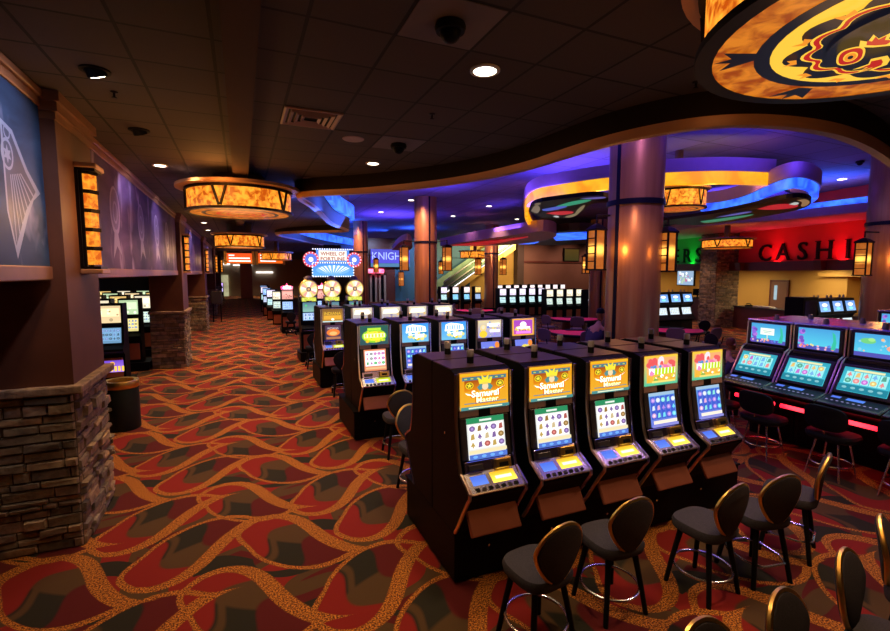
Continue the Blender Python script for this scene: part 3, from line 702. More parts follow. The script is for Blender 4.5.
# ------------------------------------------------------------------ simple upright machine for the far rows
def upright(label, c1, c2, wide=.52, crown=None, name='slot_machine'):
    r = random.Random(hash(c1[0]*100+c2[1]*31) % 999)
    t = empty(name, label=label, cat='slot machine')
    w = wide/2
    b = MB(); b.prism([(0, 0), (0, .62), (-.18, .72), (-.18, .77), (-.02, .86), (.06, 1.3), (.0, 1.34), (.02, 1.82), (.5, 1.82), (.5, 0)], -w, w); b.build('cabinet', 'black', t)
    it = [('rect', -w*.86, -.2, w*.86, .2, tuple(q*.6 for q in c1), tuple(q*.7 for q in c1)), ('rect', -w*.75, -.05, w*.75, .14, c1)] + blobs(r, [tuple(min(1.5, q*1.3+.1) for q in c1), tuple(q*.4 for q in c1)], 8, -w*.7, -.15, w*.7, .15, .02, .04)
    art('top_screen', it, t, (0, -.012, 1.58), (PI/2-.04, 0, 0))
    it = [('rect', -w*.8, -.18, w*.8, .18, tuple(q*.7 for q in c2))] + reels(-w*.72, -.12, w*.72, .16, c2, [tuple(q*.3 for q in c2), (.2, .3, .6)], r, 5, 3)
    art('main_screen', it, t, (0, .008, 1.08), (PI/2-.17, 0, 0))
    b = MB(); b.xf((0, -.09, .79), (-1.1, 0, 0)); b.box(-w+.02, -.01, -.09, w-.02, .02, .08, .01); b.build('button_deck', 'chrome', t)
    b = MB(); b.box(-w+.05, -.012, .08, w-.05, .01, .55, .01); b.build('lower_door', 'door', t)
    if name == 'slot_machine' and c1 == (1.5, 1.1, .6): art('belly_glass', [('rect', -w*.85, -.14, w*.85, .14, (.2, .08, .7), (.5, .25, 1.))]+[('rect', -w*.7+i*w*.28, -.12, -w*.52+i*w*.28, .0, (1.3, .8, .1)) for i in range(6)]+[('poly', circ(0, .06, .05), (1.2, .6, .1))], t, (0, -.0135, .35), (PI/2, 0, 0))
    if crown:
        b = MB(); b.prism([(-.24, 1.82), (.24, 1.82), (.27, 1.95), (.16, 2.0), (.06, 1.98), (0, 2.12), (-.06, 1.98), (-.16, 2.0), (-.27, 1.95)], .1, .2, 'y'); cr = b.build('crown_topper', 'neonpink', t)
        b = MB(); b.prism([(-.17, 1.86), (.17, 1.86), (.16, 1.94), (0, 2.0), (-.16, 1.94)], .085, .1, 'y'); b.build('topper_face', 'downlight', cr)
    return t
UP = {}
def put_up(kind, loc, rz, label, group):
    spec = {'crown': ((1.4, .6, .5), (.6, .9, 1.6), .56, True), 'blue': ((.5, .8, 1.6), (.9, 1., 1.4)), 'whitepink': ((1.6, 1.3, 1.3), (.4, 1., 1.5)), 'cream': ((1.6, 1.4, 1.), (.9, 1.1, .95)), 'lilac': ((1.5, 1.3, 1.7), (.8, 1.2, 1.2)),
            'yellow': ((1.4, .9, .3), (.5, .7, 1.1)), 'gold': ((1.5, 1.1, .6), (.25, .5, .8)), 'green': ((.9, 1.2, .7), (1.2, 1., .4)), 'violet': ((1.1, .7, 1.8), (1.2, 1., 1.8))}[kind]
    if kind not in UP:
        UP[kind] = upright(label, *spec); return place(UP[kind], False, loc, rz, label, group)
    return place(UP[kind], True, loc, rz, label, group)
# banks further along the corridor
for i, x in enumerate((1.95, 2.75, 3.55)):
    put_up('crown', (x, 22.8, .2), 0, f'slot machine with a glowing red crown topper, {ORD[i]} from the corridor', 'crown topped slot machines')
base_box('b', 1.65, 3.9, 22.7, 23.6, .2, 'low black plinth under the crown topped machines', (0, 0, 0))
for k, (x, y, kd) in enumerate(((1.75, 26.6, 'cream'), (1.6, 29.4, 'lilac'), (1.5, 32.4, 'blue'), (1.5, 35.6, 'lilac'), (1.6, 39.2, 'blue'))):
    put_up(kd, (x, y, 0), -.25, f'slim slot machine at the corridor edge, {ORD[k]} beyond the crown topped machines', 'slot machines lining the far corridor')
# side room behind the left pillars
n = 0
for ry, ys in enumerate((13.1, 15.6, 18.2, 20.8, 23.4)):
    for k in range(4 if ry else 3):
        x = -2.85-.68*k-(.0 if ry == 0 else .08*ry)
        kd = ['gold', 'green', 'cream', 'yellow'][(k+ry) % 4]
        put_up('gold' if (ry, k) == (0, 0) else kd, (x, ys, .25), 0, f'slot machine in the side room, {ORD[k]} from the corridor in the {ORD[ry]} row back', 'slot machines in the side room behind the stone pillars')
    base_box('b', -5.6, -2.5, ys-.1, ys+.7, .25, f'black plinth of the {ORD[ry]} row of machines in the side room', (0, 0, 0))
# long far rows
def dpt(px, d):
    r = ray(px, 290); k = d/(r[0]*math.sin(CY)+r[1]*math.cos(CY)); return r[0]*k, r[1]*k
def pxrow(px, d, cnt, kinds, gl, gg, pitch=.73):
    x, y = dpt(px, d)
    for i in range(cnt): put_up(kinds[i % len(kinds)], (x+pitch*i, y, 0), 0, f'{ORD[i]} machine from the left {gl}', gg)
pxrow(550, 28, 4, ['cream'], 'in the far row below the brown wall', 'far row of slot machines below the brown wall')
pxrow(503, 29.6, 5, ['lilac'], 'in the far row right of the round copper column', 'far row of slot machines beside the far column')
pxrow(444, 33, 4, ['lilac', 'whitepink', 'whitepink', 'yellow'], 'in the far row below the stairs', 'far row of slot machines below the stairs', .9)
pxrow(500, 38., 9, ['whitepink'], 'showing only its top behind the far rows', 'slot machine tops behind the far rows', .78)
x, y = dpt(587, 27); put_up('violet', (x+.3, y, 0), .3, 'single machine with violet lit screens at the right end of the far row', None)
put_up('violet', (-1.9, 52., 0), 0, 'machine with violet lit screens at the very end of the corridor', None)
# back-left of the cashier: two-screen machines and the side bank
def wide_machine(label, seed=1):
    r = random.Random(seed)
    t = empty('video_slot_machine', label=label, cat='slot machine'); W = .355
    b = MB(); b.prism([(.1, 0), (.06, .66), (-.5, .88), (-.8, .96), (-.82, 1.0), (-.48, 1.08), (-.22, 1.54), (-.1, 1.58), (-.09, 1.98), (0, 2.0), (.53, 2.0), (.53, 0)], -W, W); b.build('cabinet', 'matblack', t)
    b = MB(); b.box(-W-.01, -.11, 1.985, W+.01, .53, 2.02, .01); b.build('top_cover', 'violettint', t)
    for s in (-1, 1):
        b = MB(); b.tube([(s*(W-.012), y, z) for y, z in ((-.8, 1.01), (-.5, 1.09), (-.24, 1.54), (-.12, 1.6), (-.11, 1.98))], .014, 6); b.build('edge_trim', 'trim', t, True)
    b = MB(); b.box(-W+.025, -.125, 1.61, W-.025, -.08, 1.975, .015); ts = b.build('top_screen', 'bezel', t)
    sea = [('rect', -.275, -.16, .275, .16, (.08, .4, .8), (.12, .75, .95)), ('rect', -.275, -.16, .275, -.1, (.1, .1, .5))]
    if seed < 3:
        sea += blobs(r, [(.3, .15, .8), (.2, .1, .6), (.5, .2, .8)], 12, -.25, -.13, -.2, .12, .02, .04)
        sea += blobs(r, [(1., .3, .2), (1., .5, .6), (.9, .8, .3), (.2, .15, .7), (.1, .3, .9)], 18, -.24, -.14, .25, -.08, .01, .022)
        sea += [('poly', [(.18, -.13), (.21, 0), (.19, .13), (.23, .1), (.25, -.02), (.24, -.13)], (.05, .6, .4))]
        if seed == 1: sea += [('rect', -.11, -.02, .11, .09, (1.1, 1.2, 1.)), ('rect', -.005, -.12, .01, -.02, (.9, .9, .7)), ('rect', -.07, .035, .07, .05, (.5, .7, .7)), ('rect', -.05, .01, .05, .022, (.5, .7, .7))]
    else:
        sea += [('poly', circ(-.12, .06, .09, .04), (.2, .7, .25)), ('poly', circ(-.08, .08, .04, .025), (.4, .9, .3)), ('poly', circ(.16, -.02, .07, .04), (1., .4, .3))] + blobs(r, [(.9, .9, .6), (1., .6, .3), (.3, .7, .9)], 14, -.22, -.13, .24, .1, .01, .025)
    art('sea_picture', sea, ts, (0, -.128, 1.795))
    ang = math.atan2(.26, .46)
    b = MB(); b.xf((0, -.36, 1.31), (-ang, 0, 0)); b.box(-W+.025, -.03, -.225, W-.025, .02, .225, .012); ms = b.build('main_screen', 'bezel', t)
    it = [('rect', -.28, -.18, .28, .18, (.04, .42, .55), (.08, .65, .8)), ('rect', -.16, .13, .18, .162, (.9, .9, .5))]
    it += reels(-.24, -.06, .24, .12, (.4, .95, .95), [(.9, .6, .2), (.6, .2, .7), (.1, .4, .3), (.9, .3, .3), (.2, .5, .9)], r, 5, 2) + [('rect', -.28, -.18, .28, -.08, (.02, .26, .36))]
    it += [('poly', circ(-.2+i*.1, -.125, .03, .018, 10), (.25, .6, .65)) for i in range(5)]
    art('game_screen', it, ms, (0, -.36-.0335*math.cos(ang), 1.31+.0335*math.sin(ang)), (PI/2-ang, 0, 0))
    b = MB(); b.box(-W+.05, -.2, 1.545, W-.05, -.09, 1.6, .01); b.build('speaker_bar', 'bezel', t)
    b = MB(); b.xf((0, -.65, 1.055), (-1.33, 0, 0)); b.box(-W, -.012, -.18, W, .02, .15, .012); dk = b.build('button_deck', 'bezel', t)
    art('deck_displays', [('rect', -.33, -.12, .33, .12, (.006, .006, .015)), ('rect', -.28, .04, -.17, .1, (.1, .2, .9)), ('rect', -.1, .03, .1, .1, (.1, .25, .95))] + [('poly', circ(-.28+.062*i, -.05, .018, .012, 8), (.3, .27, .55)) for i in range(10)], dk, (0, -.65, 1.068), (PI/2-1.33, 0, 0))
    b = MB(); b.xf((0, -.38, .72), (0, PI/2, 0)); b.lathe([(.032, -W+.04), (.032, W-.04)], 10); b.build('neon_strip', 'neonred', t)
    b = MB(); b.box(-W+.05, .055, .06, W-.05, .085, .55, .01); b.build('lower_door', 'black', t)
    b = MB(); b.cyl(-.1, .25, 2.02, 2.05, .04, 12).cyl(-.1, .25, 2.05, 2.09, .03, 12); b.build('candle', 'greyglass', t, True)
    return t
wl = ['wide screen sea themed machine at the right edge, its screen cut by the frame', 'wide screen sea themed machine in the middle of the right bank', 'wide screen sea themed machine with a white sign on its top screen']
rzb = -PI/2
for i, y_ in enumerate((3.43, 4.165, 4.9)):
    o = wide_machine(wl[i], (3, 2, 1)[i]); o.location = (8.1, y_, 0); o.rotation_euler = (0, 0, rzb); o['group'] = 'wide screen machines in the right bank'
    if i == 1: mid = o
    if i == 0: cl = o
o = copy_tree(cl); o.location = (8.1, 2.695, 0); o.rotation_euler = (0, 0, rzb); o['label'] = 'wide screen machine just beyond the right edge of the picture'; o['group'] = 'wide screen machines in the right bank'
for i in range(3):
    o = copy_tree(mid); o.location = (9.18, (3.43, 4.165, 4.9)[i], 0); o.rotation_euler = (0, 0, rzb+PI)
    o['label'] = f'wide screen machine seen only by its top behind the {("right", "middle", "left")[i]} machine of the right bank'; o['group'] = 'machines at the back of the right bank'
o = copy_tree(mid); q = at(884, 311, 2.0); o.location = (q[0], q[1]-.3, .0); o.rotation_euler = (0, 0, rzb); o['label'] = 'single wide screen machine further back by the right column'
del o['group']
# twin screen machines by the cashier
def twin(label):
    r = random.Random(4); t = empty('video_slot_machine', label=label, cat='slot machine'); W = .355
    b = MB(); b.prism([(0, 0), (0, .7), (-.2, .78), (.0, .95), (.1, 1.3), (.05, 1.4), (-.02, 1.45), (.1, 1.95), (.5, 1.95), (.5, 0)], -W, W); b.build('cabinet', 'matblack', t)
    art('top_screen', [('rect', -.27, -.17, .27, .17, (.15, .35, .9), (.3, .6, 1.1)), ('poly', circ(0, .05, .15, .06), (1.3, 1.3, 1.5)), ('poly', circ(0, -.08, .12, .05), (.3, 1., 1.1))], t, (0, .01, 1.7), (PI/2-.24, 0, 0))
    art('main_screen', [('rect', -.27, -.15, .27, .15, (.8, .95, 1.1))] + reels(-.24, -.1, .24, .12, (.9, 1.05, 1.1), [(.4, .5, .7), (.6, .6, .4)], r), t, (0, .04, 1.13), (PI/2-.27, 0, 0))
    for s in (-.1, .12):
        b = MB(); b.cyl(s, .3, 1.95, 2.02, .035, 10).cyl(s, .3, 2.02, 2.06, .022, 10); b.build('candle', 'greyglass', t, True)
    return t
tw = None
A = at(826, 297.5, 2.0); B = at(664, 291.5, 2.0)
for gi, (grp, lb) in enumerate((('twin screen machines left of the cashier', 'twin screen machine left of the cashier, {} from the left'), ('machines standing in front of the cashier window', 'machine in front of the cashier window, {} from the left'))):
    for i in range(4 if gi == 0 else 3):
        l = lb.format(ORD[i])
        if tw is None: tw = twin(l); o = tw
        else: o = copy_tree(tw); o['label'] = l
        o.location = (B[0]-.73+.73*i, B[1], 0) if gi == 0 else (A[0]+.73*i, A[1], 0); o.rotation_euler = (0, 0, 0); o['group'] = grp
t = empty('machine_end_cabinet', (A[0]-.8, A[1], 0), 0, 'dark blue end panel cabinet left of the machines before the cashier window', 'cabinet')
b = MB(); b.box(-.4, 0, 0, .4, .55, 2.02, .02); b.build('panel_body', 'black', t)
b = MB(); b.box(-.3, -.015, .2, .3, .0, 1.92, .01); b.build('panel_inset', 'shirt', t)

# ------------------------------------------------------------------ gaming tables
def table(x, y, rz, label, rad=.95, felt='felt'):
    t = empty('card_table', (x, y, 0), rz, label, 'table', 'felt topped card tables')
    def half(r, z, k=.0): return [(r*math.cos(PI+PI*i/20), r*math.sin(PI+PI*i/20)-k, z) for i in range(21)]+[(r, .4, z), (-r, .4, z)]
    b = MB(); b.loft([half(rad, .86), half(rad*.995, .885)]); b.build('felt_top', felt, t)
    b = MB(); b.tube([(p[0], p[1], .845) for p in half(rad+.03, 0)[:21]], .045, 8); b.build('arm_rail', 'fabricdark', t, True)
    b = MB(); b.loft([half(rad*.55, .05), half(rad*.5, .85)]); b.build('pedestal', 'woodred', t)
    b = MB(); b.box(-.4, .25, .885, .4, .38, .92, .008); b.build('chip_tray', 'iron', t)
    return t
tA = at(568, 331.5, .88); tB = at(574, 318.5, .88); tC = at(672, 329.5, .88)
tabs = [(tA[0]+.3, tA[1]-.2, -.5, 'magenta felt card table left of the big copper column'), (tB[0], tB[1], -.6, 'magenta felt card table behind the nearer card table'), (tC[0], tC[1], -.8, 'magenta felt card table right of the big copper column'),
        (9.3, 17.4, -.3, 'magenta felt card table in front of the far column'), (6.3, 15.0, .2, 'magenta felt card table behind the third bank'), (11.0, 21.4, -.4, 'magenta felt card table far behind the third bank'), (9.6, 24.5, 0, 'magenta felt card table below the entrance lettering')]
for a in tabs: table(*a)
def side_chair(label):
    t = empty('table_chair', label=label, cat='chair')
    def sq(rx, ry, z): return [(*q, z) for q in circ(0, 0, rx, ry, 20, 0, 4)]
    b = MB(); b.loft([sq(.23, .22, .56), sq(.24, .23, .6), sq(.22, .21, .64)]); b.build('seat', 'purplefab', t, True)
    b = MB()
    def o(yy, k): return [(x*k, -.22-.15*(z-.66)+yy, .9+(z)*k) for x, z in circ(0, 0, .27, .2, 24, 0, 3.5)]
    b.loft([o(.025, .92), o(0.01, 1.), o(-.03, .95)]); b.build('backrest', 'purplefab', t, True)
    for sx in (-1, 1):
        for sy in (-1, 1):
            b = MB(); b.tube([(sx*.16, sy*.16, .57), (sx*.2, sy*.2, 0)], .014, 6); b.build('leg', 'iron', t)
        b = MB(); b.tube([(sx*.2, -.19, .58), (sx*.2, -.24, .8)], .014, 6); b.build('back_post', 'iron', t)
    return t
scp = None
for k, (x, y, rz, lb) in enumerate(tabs):
    for j, a in enumerate((-50, 0, 50) if k not in (3,) else (-60, -20, 20, 60)):
        l = f'padded chair, {ORD[j]} at the {lb}'
        aa = rz-PI/2+R(a); px_, py_ = x+1.4*math.cos(aa), y+1.4*math.sin(aa)
        if k == 0 and j == 0: px_ -= .1
        if scp is None: scp = side_chair(l); o = scp
        else: o = copy_tree(scp); o['label'] = l
        o.location = (px_, py_, 0); o.rotation_euler = (0, 0, aa+PI/2); o['group'] = 'padded chairs round the card tables'
# empty chairs beyond the nearest bank
for q, h, l in (((716, 342), 200, 'dark stool with a raised back behind the right end of the nearest bank'), ((703, 325), 40, 'black chair by the stone pillar and the magenta table')):
    p = at(*q, .85); put_stool('plain', p[0], p[1], h, l, 'dark stools scattered beyond the banks')

# ------------------------------------------------------------------ people
def skin_chain(name, verts, edges, radii, ma, parent, sub=2):
    me = bpy.data.meshes.new(name); me.from_pydata(verts, edges, []); me.materials.append(M[ma])
    o = bpy.data.objects.new(name, me); COL.objects.link(o); o.parent = parent
    sk = o.modifiers.new('s', 'SKIN'); sk.use_smooth_shade = True
    for i, r in enumerate(radii):
        v = me.skin_vertices[0].data[i]; v.radius = r if isinstance(r, tuple) else (r, r); v.use_root = i == 0
    ss = o.modifiers.new('u', 'SUBSURF'); ss.levels = sub; ss.render_levels = sub
    return o
def person(label, loc, rz, seated=False, cap=True, lean=.0):
    t = empty('person', loc, rz, label, 'person')
    hz = .92 if not seated else .66     # hip height, body faces +y
    lf = lean
    V = [(0, 0, hz), (0, .03+lf*.3, hz+.2), (0, .06+lf*.7, hz+.4), (0, .08+lf, hz+.52), (0, .1+lf*1.1, hz+.6), (0, .12+lf*1.2, hz+.66)]
    Rr = [(.15, .12), (.15, .12), (.17, .12), (.09, .08), (.055, .055), (.06, .06)]; E = [(i, i+1) for i in range(5)]
    for s in (-1, 1):
        k = len(V); V += [(s*.17, .07+lf*.9, hz+.47), (s*.24, .1+lf, hz+.22), (s*.2, .36+lf, hz+.16), (s*.17, .45+lf, hz+.15)]
        Rr += [.065, .048, .038, .03]; E += [(3, k), (k, k+1), (k+1, k+2), (k+2, k+3)]
        for j in range(5):
            ln = (.05, .085, .095, .088, .068)[j]; m = len(V); bx = s*(.17+(j-2)*.018); 
            V += [(bx, .49+lf, hz+.15), (bx+(-s*.03 if j == 0 else 0), .49+lf+ln*.6, hz+.145), (bx+(-s*.04 if j == 0 else 0), .49+lf+ln, hz+.12)]
            Rr += [.012, .009, .008]; E += [(k+3, m), (m, m+1), (m+1, m+2)]
        k = len(V)
        if seated: V += [(s*.1, .05, hz), (s*.12, .45, hz-.02), (s*.12, .42, .3), (s*.12, .4, .08), (s*.13, .55, .05)]
        else: V += [(s*.09, 0, hz-.05), (s*.11, .02, .5), (s*.12, -.02, .12), (s*.12, .0, .06), (s*.13, .16, .04)]
        Rr += [.09, .065, .05, .045, .035]; E += [(0, k), (k, k+1), (k+1, k+2), (k+2, k+3), (k+3, k+4)]
    skin_chain('body', V, E, Rr, 'skin', t, 1)
    b = MB(); hy, hzz = .14+lf*1.25, hz+.79
    rings = []
    for zz, rx, ry, yo in ((-.125, .03, .03, .05), (-.11, .045, .055, .035), (-.06, .06, .08, .015), (0, .072, .09, 0), (.05, .074, .092, -.005), (.09, .06, .075, -.005), (.115, .03, .035, -.005)):
        rings.append([(q[0], hy+q[1]+yo, hzz+zz) for q in circ(0, 0, rx, ry, 16)])
    b.loft(rings); b.box(-.012, hy+.075, hzz-.035, .012, hy+.115, hzz+.01, .006)
    b.ball((-.076, hy, hzz-.01), .022, 8, 6, 1.4); b.ball((.076, hy, hzz-.01), .022, 8, 6, 1.4); b.build('head', 'skin', t, True)
    b = MB(); b.box(-.025, hy+.075, hzz-.062, .025, hy+.092, hzz-.054, .003); b.ball((-.03, hy+.08, hzz+.01), .01, 8, 6); b.ball((.03, hy+.08, hzz+.01), .01, 8, 6); b.build('face_features', 'woodred', t, True)
    # clothing
    b = MB(); rs = []
    for zz, rx, ry, yo in ((-.1, .18, .135, 0), (.1, .18, .14, .02+lf*.15), (.3, .2, .145, .05+lf*.5), (.43, .215, .13, .07+lf*.85), (.5, .16, .1, .08+lf), (.545, .08, .07, .09+lf)):
        rs.append([(q[0], q[1]+yo, hz+zz) for q in circ(0, 0, rx, ry, 18, 0, 2.4)])
    b.loft(rs)
    for s in (-1, 1): b.tube([(s*.16, .07+lf*.9, hz+.48), (s*.21, .08+lf, hz+.38), (s*.245, .1+lf, hz+.22), (s*.21, .33+lf, hz+.165)], .07, 10, rr=[.075, .075, .065, .052])
    b.build('shirt', 'shirt', t, True)
    b = MB()
    for s in (-1, 1):
        pts = [(s*.09, 0, hz), (s*.115, .42, hz-.01), (s*.12, .42, .4), (s*.12, .4, .1)] if seated else [(s*.09, 0, hz), (s*.1, .01, hz-.2), (s*.11, .02, .5), (s*.12, -.02, .08)]
        b.tube(pts, .1, 10, rr=[.12, .1, .08, .07])
    b.build('trousers', 'matblack', t, True)
    if cap:
        b = MB(); b.loft([[(q[0], hy+q[1], hzz+zz) for q in circ(0, 0, rx, ry, 16)] for zz, rx, ry in ((.03, .086, .103), (.08, .083, .1), (.125, .06, .07), (.14, .02, .02))])
        b.loft([[(q[0], hy+.1+q[1], hzz+zz) for q in circ(0, 0, .075, .09, 16)] for zz in (.03, .042)]); b.build('cap', 'fabricdark', t, True)
    else:
        b = MB(); b.loft([[(q[0], hy-.012+q[1], hzz+zz) for q in circ(0, 0, rx, ry, 16)] for zz, rx, ry in ((-.03, .076, .085), (.05, .08, .092), (.1, .065, .078), (.125, .03, .035))]); b.build('hair', 'woodred', t, True)
    return t
p = at(593, 312.5, 1.9)
man = person('person in dark shirt and cap seen from behind, leaning at the card tables', (p[0]-.1, p[1]-.1, 0), -R(75), False, True, .12)
man.scale = (1.08, 1.08, 1.08)
p = at(724, 350, 1.36)
person('person in dark clothes bent forward on a stool behind the nearest bank', (p[0]-.1, p[1]+.1, 0), -R(95), True, False, .2)
put_stool('plain', p[0]-.1, p[1]+.1, 95, 'dark stool under the person bent forward behind the nearest bank', 'dark stools scattered beyond the banks')

# trash can and cup
t = empty('trash_can', (*at(124, 428, 0)[:2], 0), 0, 'black round trash can with brass rim beside the nearest stone pillar', 'trash can')
b = MB(); b.lathe([(.255, 0), (.27, .02), (.265, .76)], 32); b.build('can_body', 'canbody', t, True)
b = MB(); b.lathe([(.272, .76), (.278, .77), (.278, .87), (.265, .89), (.2, .88), (.195, .83), (.195, .77)], 32, cap=False); b.build('brass_rim', 'gold', t, True)
b = MB(); b.cyl(0, 0, .765, .775, .2, 24); b.build('inner_tray', 'matblack', t)
b = MB(); b.lathe([(.028, 0), (.036, .1), (.038, .102), (.034, .1), (.03, .09)], 14, cap=False).cyl(0, 0, .0, .085, .029, 14)
tag(b.build('paper_cup', 'white', None, True, (2.27, 3.66, PL)), 'white cup on the plinth between the first two samurai machines', 'cup')
# ------------------------------------------------------------------ the setting
def struct(o): o['kind'] = 'structure'; return o
CZ = 4.52; UZ = 6.1
b = MB(); b.box(-10, -4, -.1, 48, 64, 0); struct(b.build('floor', 'carpet'))
# edge of the low tiled ceiling (seen from below), from the right side round the raised zone
E1 = [(14, 4.4), (10, 3.9), (8.2, 3.4), (6.86, 3.05), (5.98, 2.88), (5.37, 2.84), (4.81, 2.9), (4.35, 3.05), (4.05, 3.3), (3.84, 3.66), (3.68, 4.14), (3.62, 4.78), (3.58, 5.5), (3.36, 6.3), (3.0, 7.04), (2.5, 7.73), (1.9, 8.4), (1.3, 8.85), (1.0, 9.2), (1.0, 9.6), (1.4, 10.6), (1.9, 12.4), (2.4, 14.2), (3.4, 16.2), (3.3, 17.0), (2.2, 18.2), (1.4, 19.6), (1.3, 21), (2.0, 24), (3.4, 28), (5.4, 32), (7.4, 34.8), (8.8, 37.5), (9.5, 41), (9.7, 43.95)]
def smooth_path(pts, it=2):
    for _ in range(it):
        out = [pts[0]]
        for a, c in zip(pts, pts[1:]): out += [(a[0]*.75+c[0]*.25, a[1]*.75+c[1]*.25), (a[0]*.25+c[0]*.75, a[1]*.25+c[1]*.75)]
        pts = out+[pts[-1]]
    return pts
E1 = smooth_path(E1)
loop = E1+[(9.7, 63), (-9.5, 63), (-9.5, -3.5), (14, -3.5)]
b = MB(); f = b.face([b.v(x, y, CZ) for x, y in loop]); bmesh.ops.triangulate(b.bm, faces=[f]); r_ = bmesh.ops.extrude_face_region(b.bm, geom=b.bm.faces[:])
for v in [g_ for g_ in r_['geom'] if isinstance(g_, bmesh.types.BMVert)]: v.co.z += .05
struct(b.build('ceiling', 'tile'))
b = MB(); b.box(-9.5, -3.5, UZ, 46, 63, UZ+.1); struct(b.build('ceiling_raised', 'tileup'))
def offset(path, d):
    out = []
    for i, p in enumerate(path):
        a = path[max(0, i-1)]; c = path[min(len(path)-1, i+1)]; t = Vector((c[0]-a[0], c[1]-a[1])).normalized()
        out.append((p[0]+t.y*d, p[1]-t.x*d))
    return out
inn = offset(E1, .17)
b = MB(); n = len(E1)
def bz(i): 
    y = E1[i][1]; return 4.2 if y < 16 else 4.2+min(1, (y-16)/10)*.32
rings = []
for i in range(n):
    z = bz(i); o_, q_ = E1[i], inn[i]
    rings.append([(o_[0], o_[1], CZ+.02), (o_[0], o_[1], z+.09), (o_[0]*.75+q_[0]*.25, o_[1]*.75+q_[1]*.25, z), (q_[0]*.8+o_[0]*.2, q_[1]*.8+o_[1]*.2, z), (q_[0], q_[1], z+.05), (q_[0], q_[1], UZ)])
V = [[b.v(*p) for p in r] for r in rings]
for a, c in zip(V, V[1:]):
    for k in range(5):
        b.mi = 0 if k in (1, 2, 3) else (2 if k == 0 else 1); b.face([a[k], a[k+1], c[k+1], c[k]])
struct(b.build('trim_1', ['bulkcopper', 'bulkbrown', 'bulkdark'], None, True))
# the beam along the corridor
b = MB(); b.box(-.06, -3, 4.4, .17, 60, CZ+.01); struct(b.build('trim_2', 'beam'))
# walls
b = MB(); b.box(-9.7, -4, 0, -9.5, 64, 6.2); struct(b.build('wall_left', 'darkwall'))
b = MB(); b.box(-10, 62, 0, 14, 62.2, 6.2); struct(b.build('wall_back', 'tanwall'))
b = MB(); b.box(-10, -4.2, 0, 48, -4, 6.2); struct(b.build('wall_behind', 'darkwall'))
b = MB(); b.box(46, -4, 0, 46.2, 64, 6.2); struct(b.build('wall_right', 'darkwall'))
def wallseg(name, ax, bx, Y, m, z0=0, z1=UZ, th=.2):
    b = MB(); b.box(ax, Y, z0, bx, Y+th, z1); return struct(b.build(name, m))
X1, X2, X3, X4 = (ony(q, 265, 44.)[0] for q in (395, 452, 470, 516))
wallseg('wall_entrance', 9.7, X1, 44., 'woodred'); wallseg('wall_teal', X1, X3, 44., 'tealwall'); wallseg('wall_yellow', X3, X4, 44., 'yellowwall')
wallseg('wall_brown', X4, 46, 44., 'brownwall')
b = MB(); b.box(9.6, 44.0, 0, 9.8, 62, UZ); struct(b.build('wall_recess', 'darkwall'))
b = MB(); b.box(X4-.3, 43.2, 0, X4+.5, 44, UZ); struct(b.build('trim_4', 'darkwall'))
b = MB(); b.box(X4+.5, 43.85, 3.9, 46, 44, 4.1); struct(b.build('trim_5', 'woodred'))

# ------------------------------------------------------------------ left pillars, glass panels, sconces
def stones(b, u0, u1, z0, z1, P, r, dep=.05):
    """courses of ledge stone on a face: P(u, d, z) -> point, d outwards"""
    z = z0
    while z < z1-.02:
        h = min(r.uniform(.05, .125), z1-z)
        u = u0-r.uniform(0, .1)
        while u < u1:
            l = r.uniform(.12, .42); a, c = max(u, u0), min(u+l, u1); u += l
            if c-a < .02: continue
            d = r.uniform(.004, dep); g_ = .004
            br = r.uniform(.55, 1.25); col = r.choice([(.28, .23, .17), (.22, .2, .16), (.32, .26, .18), (.19, .18, .17), (.26, .2, .16)]); b.c = (*[q*br for q in col], 1)
            j = lambda k=.008: r.uniform(-k, k)
            f = [(a+g_, .0, z+g_), (c-g_, .0, z+g_), (c-g_, .0, z+h-g_), (a+g_, .0, z+h-g_)]
            k = [(a+g_+.006+abs(j()), d+j(), z+g_+.005+abs(j(.012))), (c-g_-.006-abs(j()), d+j(), z+g_+.005+abs(j(.012))), (c-g_-.006-abs(j()), d+j(), z+h-g_-.004-abs(j(.012))), (a+g_+.006+abs(j()), d+j(), z+h-g_-.004-abs(j(.012)))]
            F = [b.v(*P(*q)) for q in f]; K = [b.v(*P(*q)) for q in k]
            b.face(K)
            for i in range(4): b.face([F[i], F[(i+1) % 4], K[(i+1) % 4], K[i]])
        z += h
def stone_block(x0, y0, x1, y1, z1, name, parent, faces='SE', seed=1, dep=.05):
    r = random.Random(seed); b = MB(); b.c = (.05, .04, .035, 1); b.box(x0, y0, 0, x1, y1, z1)
    if 'S' in faces: stones(b, x0, x1, 0, z1, lambda u, d, z: (u, y0-d, z), r, dep)
    if 'E' in faces: stones(b, y0, y1, 0, z1, lambda u, d, z: (x1+d, u, z), r, dep)
    if 'W' in faces: stones(b, y0, y1, 0, z1, lambda u, d, z: (x0-d, u, z), r, dep)
    return b.build(name, 'stone', parent)
